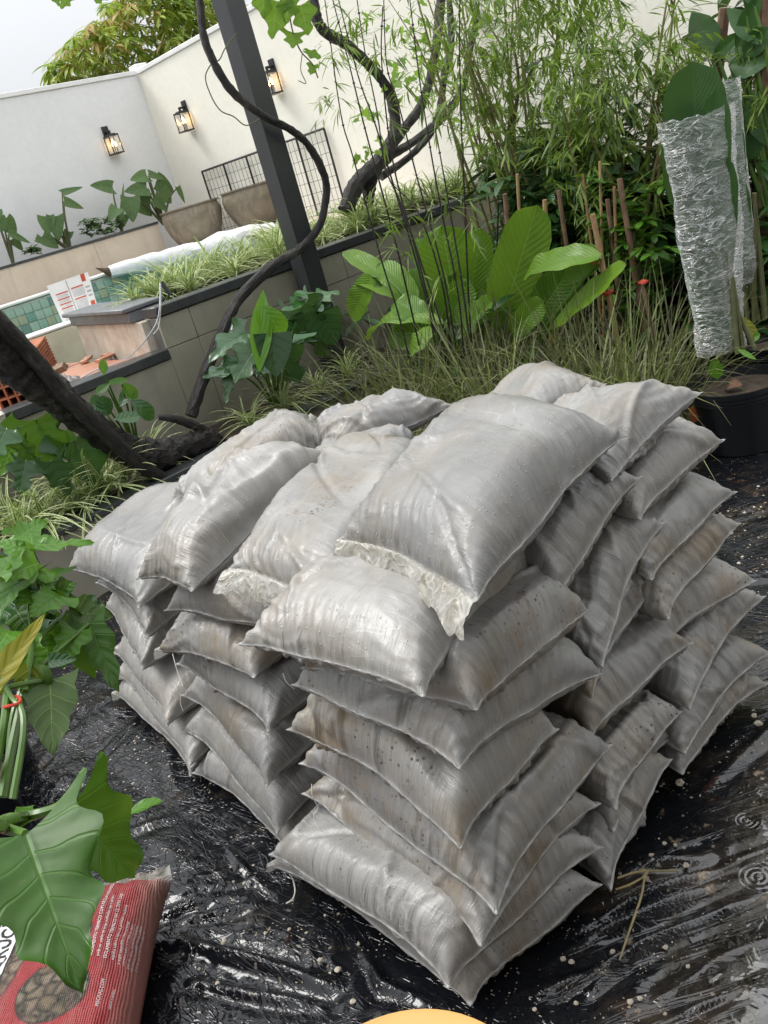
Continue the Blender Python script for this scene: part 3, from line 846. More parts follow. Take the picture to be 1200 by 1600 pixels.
# middle stack of the left side (long axis runs into the pile)
LM = 'middle stack of the left side'
DX = (.62, .03, .01)
def leftbag(k, stack, a, za, b, zb, t, var, mat, seed, **kw):
    c0, c3 = Zc(*a, za), Zc(*b, zb)
    d = np.array(DX)
    return make_bag('grey sand bag, ' + L_(k, stack), [c0, c0 + d, c3 + d, c3], t, var, mat, seed, **kw)
leftbag(0, LM, (454, 1341), .03, (300, 1207), .05, .115, 0, 0, 11)
leftbag(1, LM, (431, 1300), .12, (283, 1140), .165, .125, 1, 2, 12, crease=('v', .9, .012))
leftbag(2, LM, (418, 1232), .235, (283, 1085), .295, .13, 0, 0, 13, thread=[Zc(283, 1085, .30), Zc(282, 1098, .28), Zc(286, 1110, .26)])
leftbag(3, LM, (421, 1147), .37, (275, 1038), .42, .13, 1, 0, 14, thread=[Zc(268, 1015, .44), Zc(276, 1045, .41), Zc(286, 1072, .38)])
leftbag(4, LM, (398, 1060), .50, (243, 1016), .51, .125, 0, 1, 15, flap=('v1', .03))
leftbag(5, LM, (440, 985), .62, (256, 954), .62, .135, 1, 2, 16)
LF = 'far stack of the left side'
leftbag(0, LF, (298, 1214), .03, (176, 1085), .045, .11, 1, 0, 21, flap=('v1', .025))
leftbag(1, LF, (296, 1198), .10, (177, 1053), .13, .115, 0, 0, 22, flap=('v1', .025))
leftbag(2, LF, (261, 1136), .20, (175, 1020), .225, .125, 1, 2, 23)
leftbag(3, LF, (221, 1050), .335, (163, 948), .37, .13, 0, 0, 24)
leftbag(4, LF, (227, 997), .45, (150, 912), .475, .125, 1, 0, 25)

# right side: stack next to the front corner
RM = 'second stack of the right side'
def rightbag(k, stack, a, za, b, zb, t, var, mat, seed, dv=(.04, .6, .0), words='', **kw):
    c0, c1 = Zc(*a, za), Zc(*b, zb)
    return make_bag('grey sand bag, ' + L_(k, stack, words), rowbag(c0, c1, dv), t, var, mat, seed, **kw)
rightbag(0, RM, (955, 1393), .02, (1050, 1186), .105, .12, 1, 1, 31)
rightbag(1, RM, (958, 1300), .10, (1056, 1143), .13, .105, 0, 0, 32)
rightbag(2, RM, (962, 1265), .175, (1067, 1108), .20, .13, 0, 1, 33)
rightbag(3, RM, (925, 1150), .335, (1083, 1005), .345, .15, 1, 1, 34)
rightbag(4, RM, (925, 1090), .43, (1031, 905), .495, .12, 0, 1, 35)
rightbag(5, RM, (942, 1045), .50, (1040, 812), .645, .13, 1, 0, 36)
rightbag(6, RM, (873, 940), .675, (1003, 742), .775, .14, 0, 0, 37, words='')
RF = 'farthest stack of the right side'
rightbag(0, RF, (1067, 1212), .05, (1202, 1066), .045, .11, 0, 0, 41)
rightbag(1, RF, (1070, 1176), .115, (1206, 1017), .125, .12, 1, 1, 42)
rightbag(2, RF, (1078, 1110), .205, (1196, 931), .265, .125, 0, 1, 43)
rightbag(3, RF, (1040, 1012), .355, (1183, 903), .345, .13, 1, 1, 44)
rightbag(4, RF, (1045, 972), .445, (1158, 816), .50, .125, 0, 1, 45)
rightbag(5, RF, (1018, 905), .565, (1152, 768), .585, .125, 1, 1, 46, words=', muddy')
rightbag(6, RF, (1000, 812), .69, (1132, 686), .725, .135, 0, 0, 47)
make_bag('pale topmost bag of the farthest right stack, pointing at the black pot', rowbag(Zc(956, 753, .80), Zc(1098, 612, .87), (.03, .42, -.09)), .115, 2, 0, 68)

# the loose top course
make_bag('big bluish-white sand bag on the very top, long crumpled cream hem at its front', [Zc(745, 942, .855), Zc(978, 682, .885), Zc(752, 645, .90), Zc(530, 842, .865)], .125, 2, 2, 51, flap=('u0', .032), pull=.8, crease=('u', .62, .008))
make_bag('long sand bag on top with a torn cream flap at its lower end', [Zc(527, 955, .755), Zc(700, 715, .72), Zc(560, 690, .74), Zc(356, 890, .76)], .12, 2, 0, 52, flap=('u0', .042), pull=1.0,
         thread=[Zc(505, 945, .80), Zc(516, 937, .81), Zc(530, 940, .80), Zc(536, 950, .79)])
make_bag('long narrow sand bag on top with a sharp wet crease down its left edge', [Zc(300, 923, .72), Zc(528, 716, .79), Zc(455, 715, .80), Zc(213, 905, .70)], .14, 2, 2, 53, pull=1.0,
         thread=[Zc(531, 712, .79), Zc(541, 704, .81), Zc(543, 716, .80), Zc(535, 728, .77)])
make_bag('wide flat sand bag at the left end of the top course, rain wet', [Zc(217, 952, .555), A_(1.46, 2.2, .62), Zc(252, 765, .645), Zc(105, 890, .575)], .12, 2, 2, 54)
make_bag('rounded sand bag at the back left of the top, its open end rolled up', [Zc(350, 815, .70), Zc(518, 690, .74), Zc(484, 650, .76), Zc(268, 775, .72)], .12, 2, 0, 55, flap=('u1', .05), pull=.9)
make_bag('smooth sand bag at the back of the top, pointed corner over the grass', [Zc(505, 735, .735), Zc(714, 633, .815), Zc(590, 650, .76), Zc(490, 690, .74)], .11, 2, 0, 56)
make_bag('sand bag at the back right of the top, tip raised against the grass', [A_(1.38, 1.30, .745), Zc(948, 599, .875), A_(2.02, 1.64, .80), A_(1.70, 1.70, .76)], .12, 2, 0, 57, pull=.5)
make_bag('half hidden sand bag with a stubby corner wedged between two long top bags', [A_(1.20, 1.62, .69), Zc(655, 684, .765), A_(1.72, 2.2, .70), A_(1.15, 2.05, .69)], .13, 0, 0, 58)

# ------------------------------------------------------------------ walls, planters, pool edge
def mat_wall(name, c, c2):
    m = NT(name); co = m.coord('Object')
    n = m.noise(co, 1.4, 8, .7, .6); n2 = m.noise(co, 16, 5, .6)
    f = m.math('ADD', m.math('MULTIPLY', n, .6), m.math('MULTIPLY', n2, .4))
    st = m.ramp(m.noise(m.mapped(co, (3.0, 3.0, .25)), 2, 5, .7), [(.52, 0.0), (.75, .16)])
    b = m.mix(m.ramp(f, [(.36, 0.0), (.62, 1.0)]), c, c2)
    b = m.mix(st, b, tuple(x * .72 for x in c))
    m.P(Base_Color=b, Roughness=.8, Normal=m.bump(m.math('ADD', n2, m.math('MULTIPLY', m.noise(co, 90, 3), .4)), .25, .006))
    return m.m
WALL_COOL = mat_wall('white_render', (.80, .805, .80), (.72, .73, .73))
WALL_WARM = mat_wall('cream_render', (.86, .84, .74), (.80, .775, .68))
def mat_tile(name, c, c2, rough=.35, sc_=3.0):
    m = NT(name); co = m.coord('Object'); inf = m.n('ObjectInfo')
    n = m.noise(co, sc_, 7, .68, .7)
    b = m.mix(m.ramp(n, [(.34, 0.0), (.66, 1.0)]), c, c2)
    b = m.mix(m.math('MULTIPLY', (inf, 'Random'), .22), b, tuple(x * .7 for x in c))
    strk = m.ramp(m.noise(m.mapped(co, (5, 5, .5)), 2.2, 5, .7), [(.5, 0.0), (.75, .5)])
    b = m.mix(strk, b, tuple(x * .62 for x in c))
    m.P(Base_Color=b, Roughness=m.math('ADD', m.math('MULTIPLY', n, .25), rough - .1), Normal=m.bump(m.noise(co, 70, 4), .1, .004))
    return m.m
CLAD = mat_tile('greige_cladding', (.30, .285, .225), (.235, .222, .175))
CLADL = mat_tile('beige_stone_cladding', (.60, .53, .43), (.50, .43, .34), .5)
SLATE = mat_tile('wet_dark_coping', (.030, .034, .036), (.055, .06, .06), .28, 6)
SLATEL = mat_tile('grey_slate_coping', (.16, .17, .18), (.10, .108, .115), .35, 7)
GROUT = mat_plain('joint_mortar', (.12, .115, .10), .9)
SOIL = mat_plain('dark_potting_soil', (.026, .018, .012), .95, .3, 30, .9, 50, c2=(.06, .04, .025))
RENDER_RAW = mat_plain('raw_mortar', (.56, .50, .40), .9, .15, 9, .7, 50, c2=(.40, .34, .27))

def setting_wall(name, label, cat='wall'): return thing(name, label, cat)

# lower planter: kerb wall with dark coping, soil behind it
t = thing('planter_kerb', 'low kerb wall of the front planter with a thin black coping', 'planter wall', (.6, 4.0, 0))
mb = MB(); box(mb, (-.6, 4.012, -.05), (5.6, 4.09, .345), bev=.003); mb.build('wall', GROUT, t)
x = -.6; k = 0
while x < 5.5:
    nx = min(x + .60, 5.6)
    mb = MB(); box(mb, (x + .002, 4.0, -.02), (nx - .002, 4.0118, .343), bev=.0015); mb.build('tile', CLAD, t)
    x = nx
x = -.6
while x < 5.5:
    nx = min(x + 1.2, 5.6)
    mb = MB(); box(mb, (x + .0015, 3.985, .3455), (nx - .0015, 4.105, .378), bev=.004); mb.build('coping', SLATE, t); x = nx
mb = MB()
sx, sy = np.meshgrid(np.linspace(-.6, 5.6, 120), np.linspace(4.09, 4.60, 14), indexing='ij')
sz = .335 + .05 * vnoise((sx, sy), 9, 21, 3)
mb.add(np.stack([sx, sy, sz], -1).reshape(-1, 3), [(a * 14 + b, a * 14 + 14 + b, a * 14 + 15 + b, a * 14 + 1 + b) for a in range(119) for b in range(13)])
tag(mb.build('planter_soil', SOIL), 'dark soil filling the front planter', kind='structure')

# upper planter: clad retaining wall, low part on the left and high part on the right
t = thing('retaining_wall', 'greige tiled retaining wall behind the front planter, stepped down at its left end', 'wall', (2.6, 4.6, 0))
mb = MB(); box(mb, (-.6, 4.622, .2), (2.497, 4.70, .81), bev=.003); box(mb, (2.5, 4.622, .2), (6.28, 4.70, 1.04), bev=.003); mb.build('wall', GROUT, t)
for (x0, x1, z0, z1) in [(-.6, .3, .2, .808), (.303, 1.5, .2, .808), (1.503, 2.497, .2, .808), (2.5, 2.708, .2, .864), (2.712, 3.908, .2, .864), (3.912, 5.108, .2, .864), (5.112, 6.28, .2, .864),
                         (2.5, 2.708, .868, 1.037), (2.712, 3.908, .868, 1.037), (3.912, 5.108, .868, 1.037), (5.112, 6.28, .868, 1.037)]:
    mb = MB(); box(mb, (x0, 4.6, z0), (x1, 4.6215, z1), bev=.0015); mb.build('tile', CLAD, t)
for (x0, x1, z) in [(-.6, .6, .867), (.603, 1.8, .867), (1.803, 2.495, .867)]:
    mb = MB(); box(mb, (x0, 4.585, z - .055), (x1, 4.76, z), bev=.005); mb.build('coping', SLATE, t)
for (x0, x1) in [(2.50, 3.55), (3.553, 4.65), (4.653, 5.55), (5.553, 6.27)]:
    mb = MB(); box(mb, (x0, 4.585, 1.042), (x1, 4.75, 1.10), bev=.006); mb.build('coping', SLATE, t)
# end wall of the upper planter, raw render with a grey slab on top
t = thing('planter_end_wall', 'raw cream rendered end wall of the upper planter under a grey slate slab', 'wall', (2.5, 4.76, .8))
mb = MB(); box(mb, (2.5725, 4.715, .80), (2.6875, 6.04, 1.035), bev=.004, rot=Matrix.Rotation(R(-9.5), 3, 'Z')); mb.build('wall', RENDER_RAW, t)
mb = MB(); box(mb, (2.53, 4.79, 1.1025), (2.79, 6.09, 1.128), bev=.006, rot=Matrix.Rotation(R(-9.5), 3, 'Z')); box(mb, (2.56, 4.80, 1.0375), (2.76, 6.06, 1.1), bev=.006, rot=Matrix.Rotation(R(-9.5), 3, 'Z')); mb.build('coping', SLATEL, t)
mb = MB()
sx, sy = np.meshgrid(np.linspace(2.62, 6.28, 90), np.linspace(4.70, 5.9, 30), indexing='ij')
sx = sx + .17 * (sy - 4.7) * (1 - (sx - 2.62) / 3.66)
sz = 1.03 + .07 * vnoise((sx, sy), 7, 22, 3)
mb.add(np.stack([sx, sy, sz], -1).reshape(-1, 3), [(a * 30 + b, a * 30 + 30 + b, a * 30 + 31 + b, a * 30 + 1 + b) for a in range(89) for b in range(29)])
tag(mb.build('upper_planter_soil', SOIL), 'dark soil of the raised planter', kind='structure')
# slab edge that closes the raised planter on the pool side
t = thing('planter_back_kerb', 'pale rendered back kerb of the raised planter facing the pool', 'kerb', (4.5, 5.95, 1.0))
mb = MB(); box(mb, (2.80, 5.905, .7), (6.28, 6.02, 1.09), bev=.006); mb.build('wall', RENDER_RAW, t)
mb = MB(); box(mb, (5.72, 4.755, 1.102), (6.29, 5.9, 1.135), bev=.006); mb.build('coping', SLATEL, t)

# floor of form boards behind the low wall, and the bench wall of the pool
PLY = mat_tile('wet_red_formwork_ply', (.40, .155, .085), (.55, .29, .19), .35, 4)
t = thing('formwork_floor', 'wet reddish formwork sheets laid flat behind the low wall', 'formwork boards', (1.6, 5.8, .8))
k = 0
for x0, x1 in ((-.6, .5), (.505, 1.62), (1.625, 2.5)):
    for y0, y1 in ((4.765, 5.75), (5.755, 6.78)):
        mb = MB(); box(mb, (x0, y0, .80 + .004 * (k % 3)), (x1, y1, .822 + .004 * (k % 3)), bev=.002); mb.build('board', PLY, t); k += 1
for (px, py, lx, ly, rz) in [(210, 530, .42, .10, .5), (190, 545, .30, .07, .2), (135, 562, .20, .05, .9), (172, 556, .22, .06, .3)]:
    p = onZ(px, py, .84)
    mb = MB(); box(mb, (p.x - lx / 2, p.y - ly / 2, .833), (p.x + lx / 2, p.y + ly / 2, .85), bev=.003, rot=Matrix.Rotation(rz, 3, 'Z')); mb.build('scrap_board', PLY, t)
BENCH = mat_plain('cream_wet_render', (.66, .63, .46), .55, .12, 5, .2, 40, c2=(.52, .50, .36))
WHITE = mat_plain('white_mortar_strip', (.80, .79, .74), .6, .08, 9)
t = thing('pool_bench_wall', 'low cream rendered wall in front of the green pool tiles', 'wall', (2.5, 6.8, .8))
mb = MB(); box(mb, (-.6, 6.79, .3), (6.28, 7.05, .99), bev=.01); mb.build('wall', BENCH, t)
mb = MB(); box(mb, (-.6, 6.785, .992), (6.28, 7.07, 1.012), bev=.006); mb.build('coping', WHITE, t)
# pool: far side faced with small green tiles
POOLW = NT('pool_water'); co = POOLW.coord('Object')
POOLW.P(Base_Color=(.10, .22, .19), Roughness=.06, Normal=POOLW.bump(POOLW.noise(co, 6, 3), .2, .02)); 
mb = MB(); mb.add([(-.6, 7.05, .72), (6.28, 7.05, .72), (6.28, 8.6, .72), (-.6, 8.6, .72)], [(0, 1, 2, 3)])
tag(mb.build('pool_water', POOLW.m), 'green water of the small pool', kind='structure')
GTILE = []
for i, (a, b) in enumerate([((.19, .36, .30), (.13, .27, .23)), ((.28, .44, .37), (.20, .35, .29)), ((.36, .48, .40), (.27, .40, .33)), ((.13, .24, .22), (.18, .30, .25)), ((.36, .40, .27), (.28, .34, .25))]):
    GTILE.append(mat_tile('green_pool_tile_%s' % 'abcde'[i], a, b, .22, 9))
TG = mat_plain('pale_tile_grout', (.55, .58, .52), .8)
t = thing('pool_wall', 'far pool wall faced with square sea green tiles', 'pool wall', (3.8, 8.5, .8))
mb = MB(); box(mb, (-.6, 8.512, .3), (6.28, 8.75, 1.185), bev=.004); mb.build('wall', TG, t)
meshes = {}
for i in range(36):
    for j in range(4):
        gi = rng.choice([0, 0, 1, 1, 1, 2, 2, 3, 4], 1)[0]
        if gi not in meshes:
            mb = MB(); box(mb, (-.0405, -.006, -.0405), (.0405, .006, .0405), bev=.003); meshes[gi] = mb.build('tile', GTILE[gi], None); o = meshes[gi]; o.parent = t
        else:
            o = meshes[gi].copy(); col.objects.link(o)
        o.location = Vector((2.55 + i * .085, 8.507 + rng.uniform(-.001, .001), .872 + j * .085)) - t.location
mb = MB(); box(mb, (-.6, 8.49, 1.19), (6.28, 8.78, 1.215), bev=.006); mb.build('coping', WHITE, t)

# raised terrace and rear planter
t = thing('rear_planter_wall', 'beige stone wall of the rear planter below the white wall', 'planter wall', (3.5, 9.2, 1.2))
mb = MB(); box(mb, (-2, 9.222, .9), (5.40, 9.30, 1.512), bev=.003); mb.build('wall', GROUT, t)
x = 2.2 - 1.2 * 3
while x < 5.39:
    nx = min(x + 1.2, 5.40); mb = MB(); box(mb, (x + .0015, 9.2, .95), (nx - .0015, 9.221, 1.511), bev=.0015); mb.build('tile', CLADL, t); x = nx
mb = MB(); box(mb, (-2, 9.185, 1.5135), (5.41, 9.32, 1.54), bev=.004); mb.build('coping', SLATE, t)
mb = MB(); mb.add([(-2, 9.30, 1.49), (5.40, 9.30, 1.49), (5.40, 10.05, 1.49), (-2, 10.05, 1.49)], [(0, 1, 2, 3)])
tag(mb.build('rear_planter_soil', SOIL), 'soil of the rear planter', kind='structure')
mb = MB(); mb.add([(-2, 8.75, 1.19), (6.3, 8.75, 1.19), (6.3, 10.05, 1.19), (-2, 10.05, 1.19)], [(0, 1, 2, 3)])
tag(mb.build('terrace', mat_tile('beige_terrace_stone', (.60, .50, .44), (.48, .40, .34), .4)), 'wet beige terrace beside the pool', kind='structure')
mb = MB(); mb.add([(5.6, 5.9, 1.1), (6.3, 5.9, 1.1), (6.3, 8.75, 1.19), (5.6, 8.75, 1.19)], [(0, 1, 2, 3)])
tag(mb.build('side_terrace', mat_tile('beige_side_stone', (.60, .50, .44), (.48, .40, .34), .4)), 'narrow strip of terrace along the cream wall', kind='structure')

CAPM = mat_plain('white_painted_capping', (.82, .82, .80), .6, .06, 6)
t = thing('white_wall', 'tall cool white rendered garden wall at the left', 'wall', (3, 10.05, 0))
mb = MB(); box(mb, (-14, 10.05, 0), (6.45, 10.2, 3.12), bev=.004); mb.build('wall', WALL_COOL, t)
mb = MB(); box(mb, (-14, 10.03, 3.122), (6.28, 10.22, 3.17), bev=.006); mb.build('coping', CAPM, t)
t = thing('cream_wall', 'tall warm cream rendered garden wall behind the bamboo and vine', 'wall', (6.3, 4, 0))
mb = MB(); box(mb, (6.3, -8, 0), (6.45, 10.048, 3.12), bev=.004); mb.build('wall', WALL_WARM, t)
mb = MB(); box(mb, (6.282, -8, 3.122), (6.47, 10.028, 3.17), bev=.006); mb.build('coping', CAPM, t)
mb = MB(); box(mb, (6.30, 10.03, 3.122), (6.46, 10.2, 3.235), bev=.01); mb.build('corner_cap', CAPM, t)
# house wall far behind the cream wall: strip of roof tiles over it
t = thing('neighbour_roof', 'strip of brownish roof tiles just showing over the cream wall', 'roof', (9, 9, 3))
ROOF = mat_plain('weathered_clay', (.30, .20, .15), .8, .3, 8)
for r_ in range(4):
    for k in range(14):
        mb = MB(); pts = [Vector((8.2 + r_ * .32, 6.2 + k * .24, 3.62 + r_ * .13)), Vector((8.56 + r_ * .32, 6.2 + k * .24, 3.75 + r_ * .13))]
        tube(mb, pts, .10, 8); mb.build('roof_tile', ROOF, t)
mb = MB(); box(mb, (8.3, 6.0, 0), (10.2, 9.7, 3.60), bev=.01); mb.build('wall', WALL_WARM, t)

# black steel post of the pergola
STEEL = mat_plain('dark_grey_paint', (.035, .038, .040), .38, .12, 5, .05, 80, .2)
t = thing('steel_post', 'slanting-looking dark grey square steel post in front of the tiled wall', 'post', (3.53, 4.46, .3))
pc = onY(476, 400, 4.47)
mb = MB(); box(mb, (pc.x - .065, 4.415, .34), (pc.x + .065, 4.545, 3.6), bev=.006); mb.build('shaft', STEEL, t)
mb = MB(); box(mb, (pc.x - .10, 4.39, .345), (pc.x + .10, 4.57, .357), bev=.002); mb.build('base_plate', STEEL, t)

# unseen wall and eave, added to keep the sky off the pile's near faces
t = thing('added_shade_wall', 'unseen wall and eave added on the near side to shade the pile', 'light blocker', (0, -1.7, 0))
SHADE_WALL = mat_plain('pale_shade_wall_render', (.42, .40, .36), .85, .1, 3)
mb = MB(); box(mb, (-2.6, -2.0, 0), (1.5, -1.75, 3.2), bev=.01); mb.build('wall', SHADE_WALL, t)
mb = MB(); box(mb, (-2.6, -1.748, 2.75), (1.5, -.30, 2.90), bev=.01); mb.build('eave', mat_plain('shade_eave_boards', (.25, .20, .15), .7, .2, 6), t)

# ------------------------------------------------------------------ wall lanterns
BLACK = mat_plain('black_lantern_metal', (.018, .018, .02), .45)
gm = NT('lantern_glass'); gtr = gm.n('BsdfTransparent'); ggl = gm.n('BsdfGlossy'); gm.set(ggl, 'Roughness', .03); gms = gm.n('MixShader'); gm.set(gms, 0, .14); gm.set(gms, 1, gtr); gm.set(gms, 2, ggl); gm.t.links.new(gms.outputs[0], gm.out.inputs[0]); GLASS = gm.m
em = NT('warm_bulb'); em.P(Base_Color=(1, .8, .5), Emission_Color=(1.0, .62, .26), Emission_Strength=9.0); BULB = em.m
def lantern(label, px, py, on_x=None, on_y=None):
    c = onX(px, py, on_x) if on_x else onY(px, py, on_y)
    t = thing('wall_lantern', label, 'wall lamp', tuple(c), 'black wall lanterns')
    nrm = Vector((-1, 0, 0)) if on_x else Vector((0, -1, 0))
    sd_ = Vector((0, 1, 0)) if on_x else Vector((1, 0, 0))
    M = Matrix((sd_, nrm, Vector((0, 0, 1)))).transposed()
    def part(name, boxes, mat, par=None):
        mb = MB()
        for lo, hi in boxes:
            lo, hi = Vector(lo), Vector(hi); cc = (lo + hi) / 2; hh = (hi - lo) / 2
            q = MB(); box(q, -hh, hh, bev=.002)
            V = [c + M @ ((Vector(p) + cc) * .86) for p in q.v]
            mb.add(V, q.f)
        return mb.build(name, mat, par or t)
    z0 = -.01
    part('backplate', [((-.045, .001, .06), (.045, .022, .21))], BLACK)
    part('arm', [((-.018, .022, .12), (.018, .10, .145)), ((-.012, .085, .09), (.012, .11, .145))], BLACK)
    fr = [((-.075, .02, .065), (.075, .17, .085)), ((-.05, .045, .085), (.05, .145, .098)), ((-.08, .015, -.155), (.08, .175, -.14))]
    for sx in (-1, 1):
        for yy in (.026, .164):
            fr.append(((sx * .070 - .006, yy - .006, -.14), (sx * .070 + .006, yy + .006, .065)))
    fo = part('frame', fr, BLACK)
    part('glass_pane', [((-.064, .161, -.14), (.064, .164, .065)), ((-.071, .03, -.14), (-.068, .16, .065)), ((.068, .03, -.14), (.071, .16, .065))], GLASS, fo)
    mb = MB()
    for dx, dz in ((-.028, -.04), (0, -.01), (.03, -.045)):
        b = c + M @ (Vector((dx, .095, dz)) * .86)
        lathe(mb, [(.001, .036), (.006, .024), (.010, .010), (.009, -.004), (.005, -.012)], b, 10)
    mb.build('bulb', BULB, t)
    mb = MB()
    for dx, dz in ((-.028, -.04), (0, -.01), (.03, -.045)):
        b = c + M @ (Vector((dx, .095, 0)) * .86); tube(mb, [b + Vector((0, 0, -.12)), b + Vector((0, 0, (dz - .014) * .86))], .006, 8)
    mb.build('candle_stem', BLACK, t)
lantern('lit black lantern on the cool white wall, left of the wall corner', 171, 224, None, 10.05)
lantern('lit black lantern on the cream wall between wall corner and steel post', 295, 184, 6.3)
lantern('lit black lantern partly hidden behind the steel post', 432, 123, 6.3)

# wire trellis leaning on the cream wall
t = thing('wire_trellis', 'black framed wire mesh trellis standing against the cream wall', 'trellis', (6.25, 8.3, 1.3))
ya, yb, z0, z1 = 9.35, 7.12, 1.15, 1.915
for nm, a, b, r in [('top_rail', (6.265, ya, z1), (6.265, yb, z1), .012), ('bottom_rail', (6.265, ya, z0), (6.265, yb, z0), .012)] + [('upright', (6.265, yy, z0), (6.265, yy, z1), .011) for yy in np.linspace(ya, yb, 6)]:
    mb = MB(); tube(mb, [a, b], r, 6); mb.build(nm, BLACK, t)
for yy in np.linspace(ya, yb, 31)[1:-1]:
    mb = MB(); tube(mb, [(6.268, yy, z0), (6.268, yy, z1)], .0022, 4); mb.build('wire', BLACK, t)
for zz in np.linspace(z0, z1, 8)[1:-1]:
    mb = MB(); tube(mb, [(6.272, ya, zz), (6.272, yb, zz)], .0022, 4); mb.build('wire', BLACK, t)

# two big clay pots on the terrace
CLAY = NT('glazed_clay'); co = CLAY.coord('Object')
n1 = CLAY.noise(co, 5, 7, .7, 1.2); n2 = CLAY.noise(CLAY.mapped(co, (1, 1, .3)), 9, 6, .7)
cc = CLAY.mix(CLAY.ramp(n1, [(.35, 0.0), (.6, 1.0)]), (.26, .225, .16), (.165, .14, .10)); cc = CLAY.mix(CLAY.ramp(n2, [(.55, 0.0), (.75, .7)]), cc, (.46, .43, .36))
CLAY.P(Base_Color=cc, Roughness=.45, Normal=CLAY.bump(n2, .2, .006))
def clay_pot(label, c, r, h):
    t = thing('clay_pot', label, 'pot', tuple(c), 'big clay pots by the pool')
    pr = [(.0, 0), (.62, 0), (.70, .06), (.88, .35), (.985, .62), (1.0, .78), (.95, .92), (.93, .955), (1.0, .97), (1.0, 1.0), (.93, 1.0), (.90, .95), (.88, .80), (.0, .78)]
    mb = MB(); lathe(mb, [(a * r, b * h) for a, b in pr], c, 40); mb.build('body', CLAY.m, t)
    mb = MB(); lathe(mb, [(r * .885, h * .86), (0, h * .88)], c, 24); mb.build('soil', SOIL, t)
pA, pB = onY(303, 345, 9.0), onY(398, 322, 8.6)
clay_pot('olive brown clay pot nearer the wall corner, streaked glaze', (pA.x, 9.0, 1.192), .33, .41)
clay_pot('olive brown clay pot half hidden by the steel post', (pB.x, 8.55, 1.192), .36, .43)

# long white roll lying along the pool edge
FOAM = mat_plain('white_wrapped_foam', (.76, .77, .79), .5, .08, 12, .6, 24)
t = thing('wrapped_roll', 'long white plastic wrapped roll lying at the pool edge beside the clay pots', 'roll', (4.9, 8.3, 1.2))
a, b = onY(172, 425, 8.45), onY(430, 368, 8.0)
path = smooth_path([a, a.lerp(b, .3) + Vector((0, 0, .012)), a.lerp(b, .6) + Vector((0, 0, .01)), b], 6)
mb = MB(); tube(mb, path, lerps([.055, .075, .085, .09, .16, .13], len(path)), 14, wob=.12, seed=3); mb.build('wrapping', FOAM, t)
mb = MB(); tube(mb, [onY(150, 419, 8.46), onY(176, 426, 8.46)], [.004, .05], 8); mb.build('pole_end', mat_plain('brown_wood', (.14, .085, .045), .7, .25, 20), t)

# printed carton panel leaning on the bench wall
CART = mat_plain('white_printed_card', (.78, .78, .76), .45, .05, 14); REDP = mat_plain('red_print', (.62, .09, .035), .5); GREYP = mat_plain('grey_print', (.40, .41, .42), .5); BLKP = mat_plain('black_print', (.03, .03, .03), .5)
t = thing('printed_panel', 'white printed carton sheet with red stripes standing in front of the pool tiles', 'carton', (2.9, 7.1, .95))
A, B, C_, D_ = onY(73, 447, 7.10), onY(137, 425, 7.10), onY(146, 512, 7.0), onY(108, 526, 7.0)
B = onY(137, 425, 7.10); C_ = onY(160, 507, 7.0)
def pq(u, v, off=0.0):
    p = A.lerp(B, u).lerp(D_.lerp(C_, u), v); n = (B - A).cross(D_ - A).normalized()
    if n.y > 0: n = -n
    return p + n * off
def slab(name, u0, u1, v0, v1, off, th, mat):
    mb = MB(); Q = [(u0, v0), (u1, v0), (u1, v1), (u0, v1)]
    V = [pq(u, v, off) for u, v in Q] + [pq(u, v, off + th) for u, v in Q]
    mb.add(V, [(3, 2, 1, 0), (4, 5, 6, 7), (0, 1, 5, 4), (1, 2, 6, 5), (2, 3, 7, 6), (3, 0, 4, 7)]); return mb.build(name, mat, t, smooth=False)
slab('sheet', 0, 1, 0, 1, 0, .004, CART)
for v0, v1 in ((.20, .222), (.305, .325), (.40, .42), (.48, .50), (.62, .64)): slab('red_stripe', .10, .40, v0, v1, .0045, .0006, REDP)
for v0, v1 in ((.18, .205), (.39, .412)): slab('red_stripe', .50, .80, v0, v1, .0045, .0006, REDP)
for v0, v1 in ((.235, .29), (.335, .385), (.43, .47), (.51, .60), (.65, .76)): slab('text_block', .11, .38, v0, v1, .0045, .0004, GREYP if False else mat_plain('pale_print', (.66, .66, .65), .5))
for v0, v1 in ((.22, .36), (.43, .60)): slab('text_block', .50, .80, v0, v1, .0045, .0004, mat_plain('pale_print', (.62, .63, .63), .5))
slab('fold_line', .43, .45, .02, .85, .0045, .0005, GREYP)
slab('red_wedge', .80, .90, .0, .14, .0045, .0008, REDP); slab('red_wedge', .86, .97, .52, .66, .0045, .0008, REDP)
for k in range(3):
    u, v = .14 + .24 * k, .90 - .012 * k
    mb = MB(); Q = [(u, v - .055), (u + .085, v), (u, v + .055), (u - .085, v)]; Qi = [(u, v - .042), (u + .065, v), (u, v + .042), (u - .065, v)]
    V = [pq(*q, .005) for q in Q] + [pq(*q, .005) for q in Qi]
    mb.add(V, [(i, (i + 1) % 4, 4 + (i + 1) % 4, 4 + i) for i in range(4)]); mb.build('warning_diamond', BLKP, t, smooth=False)
    slab('warning_mark', u - .016, u + .016, v - .02, v + .02, .005, .0004, BLKP)
slab('printed_letter', .84, .95, .24, .27, .0045, .0004, GREYP); slab('printed_letter', .85, .96, .32, .35, .0045, .0004, GREYP); slab('printed_letter', .86, .965, .40, .43, .0045, .0004, GREYP)

